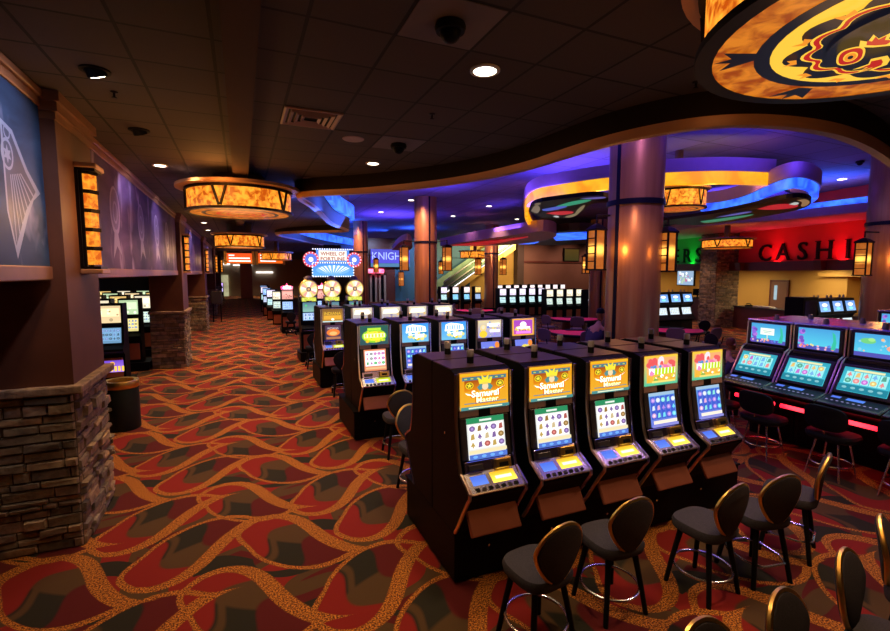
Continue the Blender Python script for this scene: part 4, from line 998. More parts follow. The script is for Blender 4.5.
def sconce(x, y, z, label, rz=0., h=1.02, w=.12, grp='tall mica sconces on the stone pillars'):
    """against a wall whose outward normal is +x (local), centre height z"""
    t = empty('wall_sconce', (x, y, z), rz, label, 'wall lamp', grp)
    b = MB(); b.box(0, -w-.03, -h/2, .03, w+.03, h/2).box(.0, -w-.02, -h/2-.03, .18, w+.02, -h/2).box(.0, -w-.02, h/2, .18, w+.02, h/2+.03)
    for s in (-1, 1): b.box(.02, s*w-.012, -h/2, .06, s*w+.012, h/2)
    b.build('frame', 'iron', t)
    b = MB(); b.box(0, -w-.05, h/2+.03, .2, w+.05, h/2+.08, .01); b.build('top_cap', 'bulkcopper', t)
    b = MB(); b.box(0, -w-.05, -h/2-.08, .2, w+.05, -h/2-.03, .01); b.build('bottom_ledge', 'bulkcopper', t)
    n = 5; sh = h/n
    for i in range(n):
        z0 = -h/2+i*sh+.02; z1 = z0+sh-.05
        b = MB(); b.prism([(.03, -w), (.11, -w*.8), (.16, 0), (.11, w*.8), (.03, w)], z0, z1, 'z'); b.build('mica_shade', 'amberhot', t)
        b = MB(); b.prism([(.025, -w-.012), (.12, -w*.9), (.175, 0), (.12, w*.9), (.025, w+.012)], z1, z1+.04, 'z'); b.build('shade_band', 'iron', t)
    return t
PX = -1.58
PY = [(5.7, 6.88), (15.65, 17.1), (25.1, 26.5), (34.6, 36.0), (44.2, 45.6)]
pn = ['nearest', 'second', 'third', 'fourth', 'fifth']
for i, (y0, y1) in enumerate(PY):
    x0 = -2.95 if i == 0 else -2.45
    t = empty('stone_pillar', ((x0+PX)/2, (y0+y1)/2, 0), 0, f'brown pillar on a ledge stone base at the left of the corridor, {pn[i]} to the camera', 'pillar', 'stone based pillars along the corridor')
    ox, oy = (x0+PX)/2, (y0+y1)/2
    hx, hy = (PX-x0)/2, (y1-y0)/2
    stone_block(-hx, -hy, hx, hy, 1.6, 'stone_base', t, 'SE', 5+i, .06 if i == 0 else .05)
    b = MB(); b.box(-hx-.03, -hy-.07, 1.6, hx+.09, hy+.05, 1.68, .012); b.c = (1, 1, 1, 1); o = b.build('stone_cap', 'stone', t)
    for l in o.data.attributes['Col'].data: l.color = (.26, .2, .16, 1)
    b = MB(); b.box(-hx+.03, -hy+.03, 1.68, hx, hy, 4.3); b.build('shaft', 'shaft', t)
    b = MB()
    for k, (e, z0, z1) in enumerate(((.012, 4.26, 4.33), (.035, 4.33, 4.42), (.06, 4.42, CZ-.005))): b.box(-hx+.03-e, -hy+.03-e, z0, hx+e, hy+e, z1)
    b.build('crown_moulding', 'wood', t)
    sconce(PX, y0+.66, 3.38, f'tall five part mica sconce on the {pn[i]} brown pillar', 0)
    # header between pillars
    ye = PY[i+1][0] if i+1 < len(PY) else 58
    b = MB(); b.box(-2.2, y1-.02, 2.78, -1.74, ye+.03, CZ); struct(b.build('wall_header', 'shaft'))
    if i == 0:
        b = MB(); b.box(-2.2, -3.5, 2.78, -1.74, y0+.03, CZ); struct(b.build('wall_header', 'shaft'))
def panel(y0, y1, ma, label, motif):
    t = empty('etched_glass_panel', (-1.72, y0, 0), 0, label, 'wall panel', 'etched glass panels above the side room')
    L = y1-y0
    b = MB(); b.box(0, 0, 2.86, .03, L, 4.36); gl = b.build('glass', ma, t)
    b = MB(); b.box(-.01, 0, 2.73, .05, L, 2.86, .01).box(-.01, 0, 4.36, .05, L, 4.44, .01).box(-.01, 0, 4.44, .08, L, 4.51, .01); b.build('frame', 'wood', t)
    if motif is not None:
        for items in motif: art('etched_motif', items, gl, (.0305, 0, 0), (PI/2, 0, PI/2), 'paint', dz=.0005)
    return t
def wing(cx, cz, s, n=7, flip=1, c=(.25, .29, .42), d=(.035, .06, .12)):
    it = [('poly', [(cx-flip*.1*s, cz+.55*s), (cx+flip*.15*s, cz+.5*s), (cx+flip*.45*s, cz+.18*s), (cx+flip*.75*s, cz-.02*s), (cx+flip*.55*s, cz-.12*s), (cx+flip*.38*s, cz-.3*s), (cx+flip*.05*s, cz-.75*s), (cx-flip*.1*s, cz-.3*s)], c)]
    it.append(('poly', [(cx-flip*.06*s, cz+.5*s), (cx+flip*.12*s, cz+.45*s), (cx+flip*.4*s, cz+.14*s), (cx+flip*.62*s, cz-.02*s), (cx+flip*.33*s, cz-.25*s), (cx+flip*.04*s, cz-.62*s), (cx-flip*.07*s, cz-.3*s)], d))
    it += [('ring', circ(cx, cz+.24*s, .13*s, .15*s), circ(cx, cz+.24*s, .1*s, .12*s), c), ('poly', star(cx, cz+.24*s, .09*s, 6, .5), c), ('ring', circ(cx+flip*.02*s, cz+.45*s, .07*s), circ(cx+flip*.02*s, cz+.45*s, .05*s), c)]
    for i in range(n):
        f = i/(n-1); x0, z0 = cx+flip*(.02+.22*f)*s, cz+(.05+.05*f)*s; x1, z1 = cx+flip*(.04+.5*f)*s, cz-(.58-.5*f)*s
        it.append(('poly', [(x0, z0), (x0+flip*.02*s, z0+.01*s), (x1+flip*.015*s, z1), (x1, z1-.02*s)], c))
    return it
panel(.0, 5.7, 'bannerblue', 'blue etched glass panel with a wing motif, nearest the camera', [wing(4.95, 3.55, .85), wing(3.5, 3.6, .8, flip=-1)])
mot = []
for q in (1.6, 3.6, 5.4, 7.0):
    mot += [[('poly', circ(q, 3.72, .31, .37), (.1, .05, .14)), ('ring', circ(q, 3.72, .3, .36), circ(q, 3.74, .24, .3), (.24, .17, .3)), ('ring', circ(q, 3.7, .14, .17), circ(q, 3.7, .1, .13), (.24, .18, .32)), ('poly', [(q-.12, 3.4), (q+.1, 3.4), (q+.3, 3.05), (q, 3.2), (q-.25, 3.0)], (.2, .14, .26))]]
panel(6.88, 15.7, 'bannerpurple', 'violet etched glass panel between the nearest and second pillars', mot)
panel(17.1, 25.1, 'bannerpurple', 'violet etched glass panel between the second and third pillars', None)
panel(26.5, 34.6, 'bannerpurple', 'violet etched glass panel beyond the third pillar', None)
b = MB(); b.box(-9.5, -3.5, 3.3, -2.3, 60, 3.4); struct(b.build('ceiling_side', 'ceil_low'))
tag(empty('x'), 'x') if False else None

# ------------------------------------------------------------------ round columns and lanterns
def lantern(x, y, z, label, s=1., arm=None, grp='amber lanterns on the round columns'):
    t = empty('lantern', (x, y, z), 0, label, 'lamp', grp)
    w, h = .125*s, .8*s
    b = MB()
    for sx in (-1, 1):
        for sy in (-1, 1): b.box(sx*w-.015, sy*w-.015, -h/2, sx*w+.015, sy*w+.015, h/2)
    b.box(-w-.03, -w-.03, -h/2-.03, w+.03, w+.03, -h/2); b.box(-w-.03, -w-.03, h/2, w+.03, w+.03, h/2+.03)
    for k in range(1, 5):
        for sx in (-1, 1): b.box(sx*(w+.01)-.012, -w, -h/2+k*h/5-.01, sx*(w+.01)+.012, w, -h/2+k*h/5+.01)
    b.build('frame', 'iron', t)
    b = MB(); b.box(-w+.01, -w+.01, -h/2, w-.01, w-.01, h/2); b.build('mica_shade', 'lanternmica', t)
    b = MB(); b.loft([[(q[0]*k, q[1]*k, zz) for q in ((-w, -w), (w, -w), (w, w), (-w, w))] for k, zz in ((1.3, h/2+.03), (.7, h/2+.1), (.2, h/2+.14))]); b.build('roof_cap', 'iron', t)
    if arm:
        b = MB(); b.tube([(0, 0, h/2+.15), (0, 0, h/2+.3), (arm[0], arm[1], h/2+.3)], .02, 6); b.build('hanging_arm', 'iron', t)
    return t
def lantern_mat():
    m, nt, b = newmat('lantern_mica'); setp(b, (.05, .02, .01), .5)
    vec, x, y, z = coords(nt)
    d = (x*x*.35+y*y*.35+z*z*1.)
    f = ((d*-26.)+1.).clamp(); f = f*f*f
    n = noise(nt, vec, 12, 3)
    nt.links.new(mixc(nt, (f+n*.08).clamp(), (.3, .045, .002), (3.4, 1.6, .25)), b.inputs['Emission Color']); b.inputs['Emission Strength'].default_value = 1.0
    return m
M['lanternmica'] = lantern_mat()
cols = [(7.1, 7.0, .505, 'large copper column behind the nearest bank'), (7.6, 19.6, .5, 'copper column in the middle distance left of centre'), (7.2, 30.2, .46, 'copper column furthest away beside the lit sign'), (16.2, 29., .48, 'copper column in front of the stairs'), (16.35, 18.4, .42, 'copper column just left of the large one'), (16.4, 6.95, .58, 'copper column at the right edge in front of the cashier')]
for i, (x, y, r0, l) in enumerate(cols):
    t = empty('round_column', (x, y, 0), 0, l, 'column', 'copper clad round columns')
    b = MB(); b.cyl(0, 0, .35, UZ, r0, 40); b.build('column_shaft', 'column', t, True)
    b = MB(); b.cyl(0, 0, 0, .35, r0+.05, 40); b.build('column_base', 'steelband', t, True)
    for z in (4.13,):
        b = MB(); b.lathe([(r0, z-.05), (r0+.03, z-.05), (r0+.03, z+.05), (r0, z+.05)], 40, cap=False); b.build('metal_band', 'steelband', t, True)
    a = math.atan2(-y, -x)+R(38 if i == 0 else 20)*(-1 if i == 0 else 1)
    b = MB(); b.xf((r0*math.cos(a), r0*math.sin(a), 0), (0, 0, a)); b.box(-.02, -.035, .36, .015, .035, UZ-.02); b.build('vertical_seam', 'steelband', t)
def arm_lantern(px, py, d, col, s, label):
    """lantern in the direction of the pixel at depth d, arm to column col"""
    r = ray(px, py); f = r[0]*math.sin(CY)+r[1]*math.cos(CY); k = d/f
    x, y, z = r[0]*k, r[1]*k, CH+r[2]*k
    c = cols[col]; v = Vector((c[0]-x, c[1]-y)); v = v*((v.length-c[2]+.02)/v.length)
    return lantern(x, y, z, label, s, (v.x, v.y))
arm_lantern(596, 250, 9.2, 0, .92, 'amber lantern on the left side of the large copper column')
arm_lantern(667, 252, 9.0, 0, .88, 'amber lantern on the right side of the large copper column')
arm_lantern(404, 259, 19.5, 1, 1.15, 'amber lantern left of the middle distance column')
arm_lantern(447, 259, 19.5, 1, 1.15, 'amber lantern right of the middle distance column')
arm_lantern(376, 266, 30, 2, 1.0, 'small amber lantern right of the furthest column')
arm_lantern(441, 268, 30, 3, .9, 'small amber lantern low beside the middle distance column')
arm_lantern(478, 267, 28, 3, 1.1, 'small amber lantern left of the column before the stairs')
arm_lantern(503, 267, 28, 3, 1.1, 'small amber lantern right of the column before the stairs')
arm_lantern(586, 265, 18, 4, .75, 'small amber lantern half hidden by the lantern of the large column')
arm_lantern(863, 259, 12.6, 5, 1.05, 'amber lantern on the left side of the right edge column')

# ------------------------------------------------------------------ drum chandeliers
def formline(R0, full=True):
    Y, K, D, O = (1.05, .62, .05), (.006, .006, .012), (.55, .012, .006), (.95, .3, .015)
    it = [('poly', circ(0, 0, R0*.99, n=48), (.5, .14, .01)), ('ring', circ(0, 0, R0*.78, n=48), circ(0, 0, R0*.7, n=48), K), ('poly', circ(0, 0, R0*.7, n=48), Y)]
    if not full: 
        it += [('ring', circ(0, 0, R0*.5, n=32), circ(0, 0, R0*.43, n=32), D), ('ring', circ(0, 0, R0*.3, n=32), circ(0, 0, R0*.24, n=32), D)]
        return it
    for k in range(6):
        a = 2*PI*k/6+.3; c, s = math.cos(a), math.sin(a)
        P = lambda r, t: (R0*(r*c-t*s), R0*(r*s+t*c))
        it.append(('poly', [P(.78, -.05), P(.95, -.13), P(.9, -.03), P(.99, .0), P(.9, .03), P(.95, .13), P(.78, .05)], K))
    def wavy(r, am, k, ph=0, n=96): return [(R0*(r+am*abs(math.sin(k*a/2+ph)))*math.cos(a), R0*(r+am*abs(math.sin(k*a/2+ph)))*math.sin(a)) for a in (2*PI*i/n for i in range(n))]
    it += [('poly', wavy(.54, .1, 10), K), ('ring', wavy(.5, .055, 14), wavy(.455, .05, 14), Y), ('ring', wavy(.485, .055, 14), wavy(.462, .05, 14), D)]
    for k in range(14):
        a = 2*PI*(k+.5)/14; c, s = math.cos(a), math.sin(a)
        P = lambda r, t: (R0*(r*c-t*s), R0*(r*s+t*c))
        it.append(('poly', [P(.57, -.035), P(.615, -.05), P(.6, .0), P(.64, .03), P(.57, .035)], O))
    it += [('poly', circ(0, 0, R0*.44, n=40), K)]
    def eye(x, y, w, h, ro):
        return [('poly', circ(x*R0, y*R0, w*R0, h*R0, 26, ro, 2.7), Y), ('poly', circ(x*R0, y*R0, w*.88*R0, h*.84*R0, 26, ro, 2.7), D), ('poly', circ(x*R0, y*R0, w*.55*R0, h*.52*R0, 22, ro), Y), ('poly', circ(x*R0, y*R0, w*.45*R0, h*.42*R0, 20, ro), O), ('poly', circ(x*R0, y*R0, w*.2*R0, h*.2*R0, 14, ro), K)]
    def claw(x, y, sc, ro, fl=1):
        pts = [(0, .1), (.14, .16), (.3, .08), (.2, .06), (.33, -.04), (.18, -.02), (.22, -.14), (.08, -.06), (-.06, -.12), (-.12, 0)]
        q = [(x+sc*(u*fl*math.cos(ro)-v*math.sin(ro)), y+sc*(u*fl*math.sin(ro)+v*math.cos(ro))) for u, v in pts]
        m = (sum(p[0] for p in q)/10, sum(p[1] for p in q)/10); z = [(m[0]+(p[0]-m[0])*.68, m[1]+(p[1]-m[1])*.62) for p in q]
        return [('poly', [(p[0]*R0, p[1]*R0) for p in q], Y), ('poly', [(p[0]*R0, p[1]*R0) for p in z], D)]
    it += eye(-.2, .2, .17, .11, .5)+eye(.2, .2, .17, .11, -.5)+eye(-.3, -.06, .11, .07, .2)+eye(.3, -.06, .11, .07, -.2)+eye(0, -.33, .13, .06, 0)
    it += claw(-.08, .0, .55, PI*.9, 1)+claw(.08, .0, .55, PI*.1, 1)+claw(-.12, -.2, .5, PI*1.15, 1)+claw(.12, -.2, .5, -PI*.15, 1)
    it += [('poly', [(-.05*R0, .16*R0), (.05*R0, .16*R0), (.1*R0, -.06*R0), (0, -.14*R0), (-.1*R0, -.06*R0)], Y), ('poly', [(-.03*R0, .13*R0), (.03*R0, .13*R0), (.06*R0, -.05*R0), (0, -.1*R0), (-.06*R0, -.05*R0)], D), ('poly', circ(0, .34*R0, .07*R0, .06*R0), Y), ('poly', circ(0, .34*R0, .05*R0, .04*R0), D), ('poly', circ(0, .02*R0, .02*R0, .03*R0), K)]
    return it
def chandelier(x, y, z, R0, h, label, full=False, top=CZ, flange=1.12, side='amber', stem=.5):
    t = empty('drum_chandelier', (x, y, z), 0, label, 'chandelier', 'round mica drum chandeliers')
    n = 56
    b = MB(); b.lathe([(R0*.97, .02), (R0*.97, h)], n); b.build('mica_band', side, t, True)
    b = MB(); b.lathe([(R0*.925, -.022), (R0*1.015, -.022), (R0*1.015, .02), (R0*.925, .015)], n, cap=False); b.lathe([(R0*.9, h-.04), (R0*1.01, h-.04), (R0*1.01, h+.01), (R0*.9, h+.01)], n, cap=False); b.build('rim_rings', 'iron', t, True)
    b = MB(); b.lathe([(R0*1.0, h+.005), (R0*flange, h+.01), (R0*flange, h+.06), (R0*.5, h+.08)], n, cap=False); b.build('flange', 'bulkcopper', t, True)
    b = MB(); b.lathe([(R0*stem, h+.05), (R0*stem, top-z)], 32); b.build('ceiling_stem', 'bulkbrown', t, True)
    b = MB(); b.lathe([(R0*.95, -.015), (R0*.95, .015)], n); d = b.build('underside', 'amberdim', t)
    it = formline(R0*.93, full)
    if full: it = it[1:]
    else: it = it[1:2]+it[3:]
    art('underside_emblem', it, d, (0, 0, -.017), (PI, 0, .5), dz=.0012)
    nb = 5
    for k in range(nb):
        a = 2*PI*k/nb-PI/2-R(21)-math.atan2(x, y)
        b = MB()
        for s in (-1, 1):
            da = s*.085*min(1, 1/R0)
            p0 = (R0*1.0*math.cos(a+da*1.5), R0*1.0*math.sin(a+da*1.5), h-.02); p1 = (R0*1.0*math.cos(a+da*.15), R0*1.0*math.sin(a+da*.15), .03)
            b.tube([p0, p1], .026*max(.7, R0), 5)
        b.build('v_brace', 'iron', t)
    return t
chandelier(3.06, 1.2, 3.98, 1.0, .38, 'large drum chandelier with red and black emblem at the top right', True, flange=1.1)
q = ony(239, 205, 9.4); chandelier(q[0]+.03, 9.4, 3.88, .89, .38, 'amber drum chandelier over the near part of the corridor', False, flange=1.17)
q = ony(240, 244, 18.2); chandelier(q[0], 18.2, 3.7, .82, .4, 'smaller looking amber drum chandelier further down the corridor')
q = ony(277, 261, 27.5); chandelier(q[0], 27.5, 3.5, .78, .38, 'amber drum chandelier over the far machines right of the corridor', stem=.15)
q = ony(677, 206, 9.4); chandelier(q[0], 9.4, 4.55, .72, .46, 'amber drum chandelier under the yellow edged ceiling feature', top=UZ, stem=.15)
q = ony(727, 240, 13.6); chandelier(q[0], 13.6, 3.85, .95, .34, 'amber drum chandelier in front of the cashier letters', top=4.86, stem=.12)
chandelier(ony(475, 254, 33)[0], 33, 3.95, 1.15, .5, 'amber drum chandelier in front of the stairs', top=UZ, stem=.12)

# ------------------------------------------------------------------ things on the tiled ceiling
def downlight(p, label, gimbal=False, on=True, r0=.085):
    t = empty('downlight', (p[0], p[1], CZ if len(p) < 4 else p[3]), 0, label, 'ceiling light', 'recessed ceiling downlights')
    b = MB(); b.lathe([(r0+.03, 0), (r0+.03, -.012), (r0, -.015), (r0, 0)], 20, cap=False); b.build('trim_ring', 'white' if not gimbal else 'matblack', t, True)
    b = MB()
    if gimbal: b.xf((0, 0, 0), (R(25), R(-15), 0)); b.lathe([(r0*.9, .03), (r0*.9, -.05), (r0*.6, -.05)], 16)
    else: b.lathe([(r0, -.004), (r0*.95, -.013)], 20)
    b.build('lens', 'downlight' if on and not gimbal else 'matblack', t, True)
    if gimbal and on:
        b = MB(); b.xf((0, 0, 0), (R(25), R(-15), 0)); b.lathe([(r0*.7, -.051), (r0*.6, -.058)], 16); b.build('lamp', 'downlight', t, True)
    return t
def spot(loc, power, col, ang=100, blend=.8, r=.08, tgt=None):
    l = bpy.data.lights.new('spot', 'SPOT'); l.energy = power; l.color = col; l.spot_size = R(ang); l.spot_blend = blend; l.shadow_soft_size = r
    o = bpy.data.objects.new('spot_light', l); COL.objects.link(o); o.location = loc
    if tgt: o.rotation_euler = (Vector(tgt)-Vector(loc)).to_track_quat('-Z', 'Y').to_euler()
    return o
def point(loc, power, col, r=.1):
    l = bpy.data.lights.new('point', 'POINT'); l.energy = power; l.color = col; l.shadow_soft_size = r
    o = bpy.data.objects.new('point_light', l); COL.objects.link(o); o.location = loc; return o
def area(loc, power, col, sx, sy, tgt=None, rot=None):
    l = bpy.data.lights.new('area', 'AREA'); l.energy = power; l.color = col; l.shape = 'RECTANGLE'; l.size = sx; l.size_y = sy
    o = bpy.data.objects.new('area_light', l); COL.objects.link(o); o.location = loc
    if tgt: o.rotation_euler = (Vector(tgt)-Vector(loc)).to_track_quat('-Z', 'Y').to_euler()
    return o
warm = (1., .62, .34); warmr = (1., .5, .26)
dl = [((95, 70), True, 'black gimbal spotlight lit beside the nearest glass panel'), ((139, 130), True, 'unlit black gimbal spotlight second along the left of the ceiling'), ((160, 165), False, 'small bright downlight third along the left of the ceiling'), ((485, 70), False, 'bright round downlight beside the pale tile with a dome'),
      ((373, 163), False, 'small round downlight near the second dome camera'), ((204, 222.5), False, 'tiny downlight beyond the near corridor chandelier, leftmost'), ((208, 230), False, 'tiny downlight beyond the near corridor chandelier, second'), ((291, 231), False, 'tiny downlight right of the far corridor chandelier')]
for i, (q, gm, l) in enumerate(dl):
    p = at(*q, CZ); downlight(p, l, gm, i != 1, .1 if i == 3 else .085)
    if i != 1: spot((p[0], p[1], CZ-.1), (60, 0, 90, 170, 150, 140, 140, 140)[i], warm, 105, .9, .08)
def dome_camera(q, label, pale=True, z=CZ):
    p = at(*q, z); p = (math.floor((p[0]/.61-.784))*.61+.784*.61+.305, math.floor((p[1]/.61-5.589))*.61+5.589*.61+.305) if z == CZ else p
    t = empty('dome_camera', (p[0], p[1], z), 0, label, 'security camera', 'dome cameras on the ceiling')
    if pale:
        b = MB(); b.box(-.29, -.29, -.006, .29, .29, 0); b.build('mounting_tile', 'tileplain', t)
    b = MB(); b.lathe([(.1, 0), (.11, -.03), (.1, -.06)], 20); b.build('housing', 'matblack', t, True)
    b = MB(); b.ball((0, 0, -.06), .075, 18, 10); b.build('dome', 'black', t, True)
for q, l in (((450, 23), 'large looking black dome camera on a pale tile at the top'), ((398, 144), 'black dome camera on a pale tile in mid ceiling'), ((316, 180), 'black dome camera on a pale tile near the curved ceiling edge')): dome_camera(q, l)
for q, l in (((745, 163), 'black dome camera on the raised violet ceiling'), ((860, 161), 'black dome camera at the far right of the raised ceiling')): dome_camera(q, l, False, UZ)
def tile_at(q): p = at(*q, CZ); return (math.floor((p[0]/.61-.784))*.61+.784*.61+.305, math.floor((p[1]/.61-5.589))*.61+5.589*.61+.305)
p = tile_at((310, 118)); t = empty('air_vent', (p[0], p[1], CZ), 0, 'square stepped air vent in the dark tiled ceiling', 'air vent')
b = MB(); b.lathe([(.43, 0), (.43, -.015), (.4, -.02), (.36, -.005)], 4, cap=False, a0=PI/4, a1=PI/4+2*PI); b.build('vent_frame', 'barpanel', t)
for k, rr in enumerate((.33, .24, .15)):
    b = MB(); b.lathe([(rr, -.004), (rr-.01, -.03), (rr-.05, -.012)], 4, cap=False, a0=PI/4, a1=PI/4+2*PI); b.build('louvre', 'barpanel', t)
b = MB(); b.box(-.27, -.27, -.003, .27, .27, 0); b.build('vent_throat', 'matblack', t)
p = tile_at((350, 137)); t = empty('ceiling_speaker', (p[0], p[1], CZ), 0, 'round flush speaker on a darker ceiling tile', 'speaker')
b = MB(); b.box(-.29, -.29, -.004, .29, .29, 0); b.build('speaker_tile', 'ceil_low', t)
b = MB(); b.lathe([(.14, -.004), (.13, -.012)], 24); b.build('grille', 'barpanel', t, True)
for q, l in (((432, 114), 'small sprinkler head in the ceiling between the large downlight and the curved edge'), ((114, 92), 'small sprinkler head near the lit gimbal spotlight'), ((696, 82), 'small sprinkler head left of the large emblem chandelier'), ((356, 178), 'small sprinkler head beyond the small round downlight')):
    p = at(*q, CZ); t = empty('sprinkler', (p[0], p[1], CZ), 0, l, 'sprinkler', 'ceiling sprinklers'); b = MB(); b.lathe([(.035, 0), (.03, -.008), (.01, -.012), (.01, -.05), (.025, -.052), (.025, -.058)], 12); b.build('sprinkler_head', 'iron', t, True)
# downlights in the raised ceiling
for i, (q, l) in enumerate((((411, 200), 'bright downlight just left of the middle distance column'), ((430, 199), 'bright downlight over the middle distance column'), ((489, 206), 'bright downlight high on the raised violet ceiling'), ((453, 216), 'tiny downlight right of the middle column on the raised ceiling'), ((381, 212), 'tiny downlight left of the middle column on the raised ceiling'), ((498, 229), 'star bright downlight over the column before the stairs'), ((590, 222), 'star bright downlight beside the large column'), ((842, 179), 'bright downlight at the right of the raised ceiling'), ((517, 219), 'tiny downlight under the left tip of the painted fish'))):
    p = at(*q, UZ); downlight((p[0], p[1], UZ, UZ), l, r0=.13)
    if i in (0, 2, 5, 6, 7): spot((p[0], p[1], UZ-.1), 260, (1., .6, .5), 90, .8)

# ------------------------------------------------------------------ raised ceiling features
def lit_edge(name, path, z, h, body, glow, label, closed=False, drop=.12):
    """a curved hanging fascia with a glowing cove strip tucked under its lower lip"""
    t = empty(name, (0, 0, 0), 0, label, 'ceiling feature')
    o2 = offset(path, .2); b = MB()
    b.loft([[(p[0], p[1], z), (q[0], q[1], z), (q[0], q[1], z+h), (p[0], p[1], z+h)] for p, q in zip(path, o2)]); b.build('fascia', body, t, True)
    pa = offset(path, .04); pb = offset(path, .16)
    b = MB(); b.loft([[(p[0], p[1], z-drop), (q[0], q[1], z-drop), (q[0], q[1], z), (p[0], p[1], z)] for p, q in zip(pa, pb)]); b.build('glow_strip', glow, t, True)
    return t
def pxpath(pts, z): return smooth_path([at(*q, z)[:2] for q in pts], 2)
# yellow edged oval, nearer and left parts
zc = 4.95
PA = pxpath([(536, 236), (524, 222), (523, 208), (532, 199), (560, 195), (590, 191), (630, 187), (680, 184), (730, 183), (775, 185)], zc)
lit_edge('lit_ceiling_feature', PA[::-1], zc+.3, .32, 'lavender', 'neonyellow', 'hanging oval ceiling feature with yellow glowing lower edge behind the large column', drop=.3)
pts = [at(*q, zc+.4)[:2] for q in ((548, 232), (536, 212), (550, 199), (600, 192), (680, 186), (770, 187), (790, 195), (760, 215), (690, 225), (610, 230))]
b = MB(); f = b.face([b.v(x, y, zc+.45) for x, y in pts]); r_ = bmesh.ops.extrude_face_region(b.bm, geom=[f])
for v in [g_ for g_ in r_['geom'] if isinstance(g_, bmesh.types.BMVert)]: v.co.z += .08
struct(b.build('ceiling_oval', 'tileup'))
def fish(pts, z, label, items):
    t = empty('painted_fish_panel', (0, 0, 0), 0, label, 'ceiling artwork', 'painted fish panels hanging from the ceiling')
    P = smooth_path([at(*q, z)[:2] for q in pts]+[at(*pts[0], z)[:2]], 2)[:-1]
    b = MB(); b.prism(P, z, z+.1, 'z'); b.build('panel_body', 'iron', t)
    its = []
    for c, q in items: its.append(('poly', [(a[0], -a[1]) for a in smooth_path([at(*k, z)[:2] for k in q]+[at(*q[0], z)[:2]], 2)[:-1]], c))
    art('glowing_shapes', its, t, (0, 0, z-.001), (PI, 0, 0), 'art', dz=.003, k=.6)  # low glow put in where light would show the painted shapes
    return t
fish([(529, 212), (532, 203), (560, 199), (605, 194), (612, 203), (590, 203), (583, 212), (570, 218), (545, 219)], 4.62, 'painted fish panel in green, blue and red left of the large column',
     [((.3, .22, .15), [(531, 211), (535, 204), (541, 207), (538, 214)]), ((.04, .45, .25), [(556, 206), (575, 200), (595, 199), (583, 203), (562, 207)]), ((.1, .15, .8), [(542, 209), (560, 205.5), (570, 206), (555, 210), (543, 211)]), ((.8, .02, .04), [(546, 213), (555, 211), (573, 210.5), (574, 213), (560, 215)]), ((.35, .27, .15), [(575, 213), (578, 208), (586, 203), (583, 209), (574, 217), (562, 217)]), ((.85, .85, .85), [(553, 215.5), (557, 215), (560, 216.6), (556, 217)]), ((.2, .16, .6), [(580, 197.5), (606, 195.5), (606, 197.5), (590, 198.5)]), ((.25, .18, .1), [(534, 203), (538, 201.5), (542, 202.5), (537, 205)])])
fish([(652, 222), (700, 216), (745, 208), (785, 198), (806, 197), (813, 202), (806, 208), (780, 214), (730, 222), (690, 226)], 4.5, 'painted fish panel in red, tan and green right of the large column',
     [((.75, .02, .04), [(757, 209), (775, 203.5), (800, 204), (796, 208), (770, 210)]), ((.45, .25, .12), [(797, 200), (806, 198.5), (811, 202), (805, 206.5), (800, 206), (803, 202)]), ((.8, .85, .8), [(789, 204), (795, 201.6), (800, 202.5), (796, 205)]), ((.03, .35, .2), [(700, 221), (735, 216), (760, 213), (735, 219), (705, 223)]), ((.15, .15, .6), [(715, 217), (745, 211), (755, 211), (735, 215)])])
PB = pxpath([(700, 212), (722, 210), (745, 205), (765, 196), (785, 189), (805, 188), (820, 194), (821, 199), (814, 204)], 4.7)
lit_edge('lit_ceiling_feature', PB[::-1], 4.95, .35, 'lavender', 'neonblue', 'wavy ceiling fascia with blue glowing lower edge at the right', drop=.22)
# added glow strips for the blue-lit inner walls, and farther trays
def along(y0, y1, d, flip=False):
    ix = [i for i, p in enumerate(E1) if i > 20 and y0 <= p[1] <= y1]
    return offset(E1[ix[0]:ix[-1]+1], d)
def cove(path, z0, z1, label):
    t = empty('cove_glow', (0, 0, 0), 0, label, 'cove light', 'blue glow strips standing for lit walls of the raised ceiling')
    q = offset(path, .12); b = MB(); b.loft([[(p[0], p[1], z0), (k[0], k[1], z0), (k[0], k[1], z1), (p[0], p[1], z1)] for p, k in zip(path, q)]); b.build('glow_strip', 'neonblue', t, True)  # added strip glows in place of the blue-lit inner wall
cove(along(9.9, 16.6, .22), 4.62, 5.05, 'glowing strip standing for the blue lit ceiling wall beside the corridor')
cove(along(21.0, 43, .22), 4.85, 5.3, 'long glowing strip standing for the blue lit wall far down the hall')
def tray(pts, z, h, ma, label, glow=None, gpts=None):
    t = empty('hanging_ceiling_tray', (0, 0, 0), 0, label, 'ceiling feature')
    P = smooth_path([at(*q, z)[:2] for q in pts]+[at(*pts[0], z)[:2]], 2)[:-1]
    b = MB(); b.prism(P, z, z+h, 'z'); b.build('tray_body', ma, t)
    if glow:
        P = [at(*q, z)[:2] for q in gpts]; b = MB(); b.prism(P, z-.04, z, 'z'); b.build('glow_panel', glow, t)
tray([(440, 246), (470, 241), (520, 234), (548, 230), (560, 236), (540, 242), (500, 246)], 4.6, .5, 'lavender', 'violet ceiling tray before the stairs, red light below it given as a glowing panel', 'redglow', [(452, 245), (485, 241), (528, 236.5), (505, 241.5), (478, 245.5)])  # red light on the underside is put in as emission
tray([(505, 243), (540, 238), (553, 231), (596, 230), (612, 236), (600, 243), (550, 246)], 4.75, .35, 'bulkbrown', 'dark ceiling tray with blue lit panels left of the large column', 'neonblue', [(550, 233.5), (592, 231.5), (588, 238.5), (556, 240)])
tray([(508, 244), (535, 240), (541, 241.5), (532, 244.5)], 4.7, .05, 'neonblue', 'small wedge of blue light in the far ceiling')  # glowing slab stands in for a patch of blue light
tray([(392, 250), (400, 241), (412, 239), (412, 251)], 4.4, .3, 'lavender', 'small pale ceiling tray left of the middle distance column')

